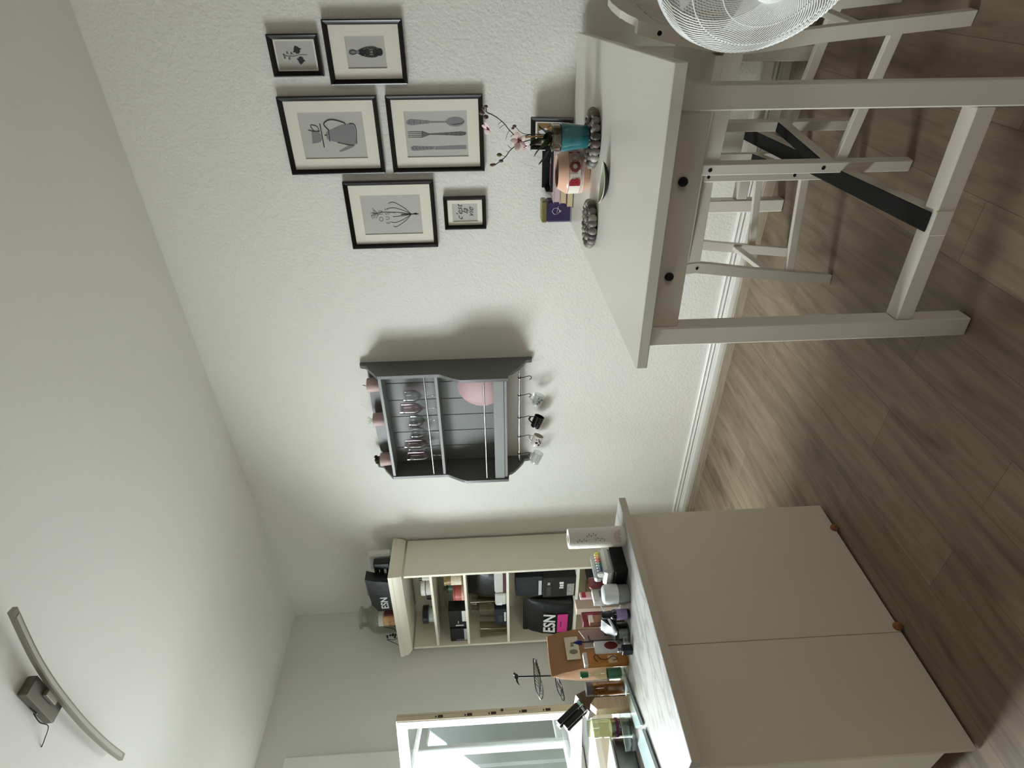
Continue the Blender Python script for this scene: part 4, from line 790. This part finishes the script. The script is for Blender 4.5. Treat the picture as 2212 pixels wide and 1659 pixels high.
# marker box
t = ithing('desk_organizer', 'black box under a cloudy white tub beside the paper towel roll', 'organizer', -1.318, 2.092, ZI, .03)
obj('base', bx(nb(), -.068, .068, -.052, .052, 0, .055, .006), matte_black, t)
cl = mat('cloudy_white', (206, 204, 198), .35, trans=.25)
b = nb(); bx(b, -.066, .066, -.05, .05, .0555, .096, .012); obj('tub', b, cl, t)
t = ithing('bead_tube', 'clear tube of rainbow coloured beads lying on the cloudy tub', 'bead tube', -1.318, 2.064, ZI+.1105, .03)
for i, c in enumerate(((44, 48, 96), (34, 72, 132), (32, 128, 150), (36, 138, 78), (196, 36, 60), (222, 120, 40), (218, 190, 40), (206, 210, 90))):
    x = -.05+.0135*i; obj('bead', lathe(nb(), [(0, -.0062), (.008, -.0062), (.0115, -.003), (.0115, .003), (.008, .0062), (0, .0062)], 16, T4((x, 0, 0)) @ Ry(PI/2)), mat('bead_%d' % i, c, .3), t)
obj('tube', lathe(nb(), [(.0135, -.06), (.0135, .06)], 24, Ry(PI/2), False), glass, t)
obj('end_cap', lathe(nb(), [(0, -.066), (.0135, -.066), (.0142, -.064), (.0142, -.058), (0, -.058)], 24, Ry(PI/2)), mat('cap_white', (224, 222, 216), .4), t)
ib = ibox('blister_pack', 'clear plastic blister pack lying on the back of the cloudy tub', 'blister pack', -1.302, 2.122, .125, .035, .032, mat('blister_clear', (206, 212, 210), .2, trans=.45, bump=.3, bscale=70), .03, ZI+.0965, bev=.008)
# white jar
t = ithing('plastic_jar', 'white plastic jar with clear lower half, left of the black organizer', 'jar', -1.428, 2.128)
obj('body', lathe(nb(), [(0, 0), (.036, 0), (.038, .004), (.038, .05), (.0385, .052)], 36), mat('jar_grey_clear', (150, 152, 146), .25, trans=.3), t)
obj('lid', lathe(nb(), [(.0405, .048), (.0405, .09), (.036, .104), (.03, .108), (0, .108)], 36), mat('jar_white', (218, 222, 222), .3), t)
ibox('paper_packet', 'crumpled white paper packet with grey lettering behind the white jar', 'packet', -1.385, 2.205, .07, .03, .135, mat('packet_white', (196, 194, 186), .6, bump=.6, bscale=40), .1, labs=((-.2, .3, .7, .8, mat('packet_print', (120, 118, 112), .7)),))
ibox('chocolate_bar', 'upright white and pink wrapped bar with red corner near the bookcase shelves', 'wrapped bar', -1.347, 2.248, .03, .015, .182, mat('wrap_pink', (224, 188, 188), .5), .1, labs=((-.48, .48, .86, .96, mat('wrap_red', (168, 30, 52), .5)), (-.1, .2, .35, .7, mat('wrap_brown', (90, 52, 50), .5))))
b = ibox('candy_bag', 'dark red translucent sweet bag between the blister pack and white jar', 'sweet bag', -1.33, 2.185, .05, .02, .145, mat('candy_red', (122, 50, 54), .3, bump=.4, bscale=30), -.1, bev=.006)
# black bottle with lavender label
t = ithing('essential_oil_bottle', 'small black bottle with lavender label standing left of the white jar', 'bottle', -1.478, 2.196)
obj('body', lathe(nb(), [(0, 0), (.019, 0), (.021, .003), (.021, .064), (.017, .074), (.013, .078), (.013, .082)], 28), mat('bottle_black', (18, 14, 24), .2, coat=.4), t)
obj('cap', lathe(nb(), [(.0145, .08), (.0145, .112), (.012, .116), (0, .117)], 24), tub_black, t)
b = nb(); lathe(b, [(.0214, .012), (.0214, .056)], 32, None, False); A = CA(-1.478, 2.196); bmesh.ops.delete(b, geom=[f for f in b.faces if f.calc_center_median().xy.normalized().dot(Vector((math.cos(A), math.sin(A)))) < .1], context='FACES'); obj('printed_label', b, mat('lavender', (148, 128, 176), .5, var=.12, vscale=80), t)
# low jar with pouch and stick on top
t = ithing('storage_jar', 'low round clear jar under the black pouch on the worktop', 'jar', -1.502, 2.292)
obj('jar', lathe(nb(), [(0, .001), (.04, 0), (.043, .004), (.043, .046), (.04, .046), (.039, .006), (0, .005)], 36), thin_glass('jar_clear', (226, 230, 226), 2), t)
obj('rim', lathe(nb(), [(.0435, .004), (.0445, .005), (.0435, .007)], 36, None, False), black, t)
t = ithing('zip_pouch', 'black wedge-shaped pouch lying on the low clear jar', 'pouch', -1.482, 2.285, ZI+.047, .25)
obj('pouch', prism(nb(), [(-.045, -.03, 0), (.05, -.03, 0), (.05, -.03, .055), (.02, -.03, .06), (-.045, -.03, .012)], (0, .055, 0)), mat('pouch_satin', (14, 14, 20), .3), t)
t = ithing('stick_sachet', 'silver and white stick sachet slanting across the black pouch', 'sachet', -1.475, 2.245, ZI+.062, 0)
M, L = align((.055, 0, .03), (-.06, .0, -.004)); obj('sachet', bx(nb(), -.011, .011, -.004, .004, 0, L, .003, M), mat('foil', (206, 206, 212), .3, .3, bump=.3, bscale=60), t)
obj('printed_label', bx(nb(), -.0112, .0112, -.0042, .0042, L*.72, L*.96, .003, M), mat('sachet_print', (150, 150, 152), .5, var=.5, vscale=120), t)
ibox('charcoal_box', 'small black box behind the silver sachet', 'box', -1.452, 2.335, .05, .03, .09, matte_black, .1)
# boxes standing in the middle of the worktop
ibox('tea_carton', 'beige flip-top carton standing behind the black bottle', 'carton', -1.325, 2.36, .05, .04, .19, mat('tea_beige', (182, 166, 146), .6), .1)
ibox('tea_carton', 'dark red carton among the boxes in the middle of the worktop', 'carton', -1.392, 2.355, .055, .035, .172, mat('tea_darkred', (112, 30, 40), .5), .2, labs=((-.3, .3, .7, .9, mat('tea_redlight', (150, 60, 66), .5)),))
ibox('sugar_packet', 'brown and cream packet leaning against the dark red carton', 'packet', -1.422, 2.318, .045, .02, .15, mat('packet_brown', (150, 108, 80), .55, var=.3, vscale=50), .3, labs=((-.5, .5, .88, 1, paper_white),))
t = ithing('teaspoon', 'white spoon sticking out between black bottle and cartons', 'spoon', -1.40, 2.25, ZI)
obj('stem', tube(nb(), smooth([(.045, .03, .118), (.01, .0, .105), (-.03, -.005, .09)]), .0022, 6), mat('spoon_white', (226, 224, 220), .3), t); b = nb(); sph(b, (-.042, -.006, .084), .014, (1, .7, .4), Ry(.3).to_3x3()); obj('bowl', b, mat('spoon_white', (226, 224, 220), .3), t)
t = ithing('card_folder', 'grey card stand with a black wire bracket in the middle of the worktop', 'card stand', -1.442, 2.405, ZI, .05)
obj('card', prism(nb(), [(-.045, 0, 0), (.045, 0, 0), (.04, .012, .185), (.0, .012, .165), (-.045, .012, .172)], (0, .004, 0)), mat('card_grey', (160, 154, 146), .6), t)
obj('bracket', tube(nb(), [(.0, -.006, .15), (-.022, -.006, .148), (-.024, -.006, .14), (-.026, -.006, .02)], .0022, 6), black, t)
t = ithing('pointer_stick', 'black stick with a blue arrow tip standing upright', 'stick', -1.486, 2.372)
obj('rod', cyl(nb(), (0, 0, 0), (0, 0, .192), .0035, n=10), black, t); obj('tip', lathe(nb(), [(0, .186), (.013, .187), (.012, .2), (.0, .228)], 4), mat('tip_blue', (22, 28, 92), .4), t)
ibox('tea_box', 'white box with a dark red round emblem left of the pointer stick', 'box', -1.52, 2.362, .046, .022, .138, mat('tea_white', (216, 216, 212), .5), .05)
tt = C.objects[[o.name for o in C.objects if o.name.startswith('tea_box')][-1]]
b = nb(); sph(b, (0, -.0112, .07), .019, (.95, .06, 1.5)); obj('emblem', b, mat('emblem_red', (116, 34, 42), .5, var=.4, vscale=70), tt)
t = ibox('tea_box', 'orange brown tea box with a dark curled doodle and white top', 'box', -1.542, 2.415, .056, .03, .168, mat('tea_orange', (172, 112, 46), .5, var=.15, vscale=30), .05, labs=((-.5, .1, .28, .5, mat('tea_cream', (206, 178, 140), .5)),))
b = nb(); tube(b, smooth([(-.02, -.0165, .13), (0, -.0165, .142), (.014, -.0165, .128), (-.006, -.0165, .118), (-.012, -.0165, .09), (.002, -.0165, .06), (-.012, -.0165, .045), (-.018, -.0165, .065)]), .0016, 5); obj('doodle', b, mat('doodle', (58, 26, 30), .5), t)
obj('flap', bx(nb(), -.028, .028, -.014, .014, .168, .185, .002), mat('tea_flap', (200, 196, 186), .6), t)
ibox('power_bank', 'small white block lying between box row and worktop edge', 'block', -1.538, 2.31, .045, .03, .022, mat('bank_white', (222, 224, 226), .35))
t = ibox('plug_adapter', 'black plug adapter standing at the front of the boxes', 'plug', -1.578, 2.29, .03, .028, .042, mat('plug_black', (24, 26, 32), .3), .1); obj('pin', bx(nb(), -.008, .008, -.004, .004, .042, .06, .001), chrome, t)
t = ithing('cork_stopper', 'small brown cork beside the white block', 'cork', -1.502, 2.345); obj('cork', cyl(nb(), (0, 0, 0), (0, 0, .022), .009, .008), cork, t)
# bottle, honey, knife block
t = ithing('glass_bottle', 'clear bottle with green cap and green label', 'bottle', -1.583, 2.455)
obj('body', lathe(nb(), [(0, .001), (.019, 0), (.021, .004), (.0215, .11), (.016, .135), (.0085, .15), (.0085, .175)], 30), thin_glass('bottle_clear', (226, 236, 228), 2.4), t)
obj('cap', lathe(nb(), [(.0125, .17), (.0135, .2), (.011, .203), (0, .203)], 24), mat('cap_green', (14, 92, 56), .35), t)
obj('printed_label', lathe(nb(), [(.022, .03), (.022, .088)], 30, None, False), mat('label_green', (62, 110, 80), .5, var=.35, vscale=40), t)
t = ithing('honey_jar', 'amber honey jar with dark lid beside the green-capped bottle', 'jar', -1.602, 2.54)
obj('glass', lathe(nb(), [(0, .001), (.027, 0), (.029, .004), (.029, .14), (.025, .15)], 30), thin_glass('amber_glass', (232, 214, 170), 2), t)
obj('honey', lathe(nb(), [(0, .004), (.0265, .004), (.0268, .13), (0, .13)], 26), mat('honey', (128, 84, 18), .2), t)
obj('lid', lathe(nb(), [(.0275, .148), (.0275, .176), (0, .177)], 30), mat('lid_grey', (74, 68, 70), .4), t)
walnut = wood_mat('walnut', (98, 74, 52), (74, 54, 36)); beech = wood_mat('beech', (206, 180, 150), (186, 158, 126))
t = ithing('knife_block', 'dark wooden knife block leaning towards the window with black-handled knives', 'knife block', -1.6, 2.655, ZI, -.1)
obj('block', prism(nb(), [(-.03, -.05, 0), (.06, -.05, 0), (.06, -.05, .1), (.015, -.05, .215), (-.055, -.05, .165), (-.03, -.05, .1)], (0, .09, 0)), walnut, t)
dr = Vector((-.6, 0, .8))
for i, (x, y, z, L) in enumerate(((-.012, -.035, .2, .125), (-.035, -.028, .183, .11), (-.016, .0, .2, .12), (-.038, .01, .183, .1))):
    p = Vector((x, y, z)); M, L2 = align(p, p+dr*L); k = obj('knife_handle', bx(nb(), -.0075, .0075, -.011, .011, .012, L, .003, M), mat('handle_black', (14, 14, 15), .35), t)
    b = nb(); bx(b, -.008, .008, -.0115, .0115, -.006, .012, .001, M); obj('bolster', b, chrome, k); b = nb(); bx(b, -.0079, .0079, -.0114, .0114, L, L+.003, .001, M); obj('end_cap', b, steel, k)
t = ithing('recipe_box', 'light beech wood block standing in front of the knife block', 'wood block', -1.682, 2.52, ZI, .05)
obj('box', prism(nb(), [(-.024, -.02, 0), (.024, -.02, 0), (.024, -.02, .15), (.0, -.02, .172), (-.024, -.02, .15)], (0, .045, 0)), beech, t)
t = ithing('oil_jar', 'greenish clear glass jar left of the beech block', 'jar', -1.735, 2.6)
obj('glass', lathe(nb(), [(0, .001), (.033, 0), (.035, .004), (.035, .16), (.031, .178), (.031, .186)], 32), thin_glass('green_glass', (224, 230, 206), 2.2), t)
obj('contents', lathe(nb(), [(0, .005), (.031, .005), (.032, .09), (0, .09)], 26), mat('lentils', (104, 96, 64), .8, bump=.8, bscale=90, var=.4, vscale=80), t)
obj('lace', lathe(nb(), [(.0355, .06), (.037, .066), (.0355, .072)], 32, None, False), mat('lace_plum', (84, 30, 60), .8), t)
t = ithing('acrylic_stand', 'clear acrylic sheet standing upright behind the glass boards', 'acrylic sheet', -1.79, 2.57, ZI, -.1)
obj('sheet', bx(nb(), -.05, .1, -.0015, .0015, 0, .05, .0005), thin_glass('acrylic', (238, 244, 244), 3), t)
obj('edge', bx(nb(), -.05, .1, -.0018, .0018, .05, .0512), mat('acrylic_edge', (214, 222, 222), .3), t)
# glass boards
mint = mat('mint_glass_board', (196, 214, 214), .12, coat=.5)
def board(n, l, P, h=.012, z=ZI):
    cx = sum(p[0] for p in P)/4; cy = sum(p[1] for p in P)/4; t = ithing(n, l, 'cutting board', cx, cy, z, 0, None)
    b = nb(); prism(b, [(x-cx, y-cy, .003) for x, y in P], (0, 0, h)); bmesh.ops.bevel(b, geom=b.edges[:], offset=.002, segments=2, affect='EDGES'); obj('board', b, mint, t)
    b = nb()
    for x, y in P: cyl(b, ((x-cx)*.85, (y-cy)*.85, 0), ((x-cx)*.85, (y-cy)*.85, .003), .006, n=10)
    obj('rubber_foot', b, mat('rubber_clear', (120, 124, 124), .6), t); return t
board('glass_board', 'pale mint glass board lying before the beech block and jars', [(-1.528, 2.515), (-1.835, 2.37), (-1.8, 2.475), (-1.52, 2.575)])
board('glass_board', 'pale mint glass board running off beside the steel box', [(-1.85, 2.365), (-2.11, 2.25), (-2.11, 2.4), (-1.845, 2.5)])
t = ithing('steel_box', 'brushed steel bread box at the window end of the worktop', 'bread box', -1.93, 2.7, ZI, .18)
obj('body', bx(nb(), -.12, .16, -.09, .09, 0, .085, .006), steel, t); obj('lid', bx(nb(), -.122, .162, -.092, .092, .086, .094, .003), mat('steel_lid', (220, 222, 224), .25, .6), t); obj('seam', bx(nb(), .02, .024, -.0915, -.0895, .004, .082), dark_hole, t)
# paper bag
t = ithing('paper_bag', 'brown paper bag with a pale printed label standing behind the boxes', 'paper bag', -1.31, 2.775, ZI, .09)
kraft = mat('kraft', (146, 108, 72), .8, bump=.35, bscale=18)
b = nb(); rg = []
for z, w, d in ((0, .1, .045), (.02, .104, .05), (.16, .108, .045), (.25, .11, .022), (.275, .108, .008), (.295, .106, .004)):
    rg.append([b.verts.new(p) for p in ((-w, -d, z), (-.3*w, -d-.004, z+.002), (.35*w, -d-.003, z), (w, -d, z-.003), (w+.003, 0, z), (w, d, z), (0, d+.003, z+.003), (-w, d, z), (-w-.003, 0, z))])
for A, B in zip(rg, rg[1:]):
    for k in range(9): b.faces.new((A[k], A[(k+1) % 9], B[(k+1) % 9], B[k]))
b.faces.new(rg[0][::-1]); b.faces.new(rg[-1]); obj('bag', b, kraft, t)
lm = mat('bag_label', (196, 190, 166), .7)
b = nb(); prism(b, [(-.062, -.056, .15), (.06, -.056, .15), (.06, -.052, .215), (-.062, -.052, .215)], (0, .002, 0)); obj('printed_label', b, lm, t)
b = nb(); bmesh.ops.create_uvsphere(b, u_segments=16, v_segments=8, radius=1, matrix=T4((-.022, -.0555, .178)) @ Matrix.Diagonal((.013, .0015, .02, 1))); join(b, marks(2, .022, T4((.022, -.0566, .182)) @ FN)); obj('lettering', b, mat('bag_print', (112, 106, 92), .7), t)
# wire leaf stand
t = ithing('leaf_etagere', 'two-tier black wire stand with leaf-shaped trays and a bird finial', 'tiered stand', -1.338, 2.925)
obj('pole', cyl(nb(), (0, 0, 0), (.015, 0, .445), .0042, n=10), black, t)
obj('base', lathe(nb(), [(0, 0), (.05, 0), (.05, .006), (.01, .014), (0, .014)], 30), black, t)
def leaftray(c, L, w, rz, tilt):
    M = T4(c) @ Rz(rz) @ Rx(tilt); b = nb(); out = lambda q: Vector((L*math.cos(q), w*math.sin(q)*(1-.25*math.cos(q)), .018*abs(math.cos(q))**2+.012*abs(math.sin(q))))
    tube(b, [M @ out(2*PI*k/40) for k in range(40)], .0026, 6, True); tube(b, [M @ Vector((L*x, 0, .018*x*x)) for x in (-1, -.6, -.2, .2, .6, 1)], .0016, 5)
    for k in range(-6, 7):
        x = k/7
        for sg in (-1, 1):
            q = math.acos(min(1, max(-1, x+.16))); e = out(q); e.y *= sg; tube(b, [M @ Vector((L*x, 0, .018*x*x)), M @ Vector(((L*x+e.x)/2+.004, e.y*.5, e.z*.35)), M @ e], .0014, 4)
    return b
obj('leaf_tray', leaftray((.01, 0, .335), .112, .062, .25, -.35), black, t); obj('leaf_tray', leaftray((-.045, -.01, .235), .085, .05, .6, -.4), black, t)
b = nb(); sph(b, (.015, 0, .455), .011, (1.5, .7, .9)); sph(b, (.03, 0, .464), .0065); tube(b, [(.0, 0, .455), (-.018, 0, .449), (-.03, 0, .44)], [.006, .004, .001], 6); tube(b, [(.036, 0, .465), (.044, 0, .466)], [.002, .0004], 5); tube(b, [(.015, 0, .44), (.012, 0, .447)], .002, 5); obj('bird_finial', b, black, t)
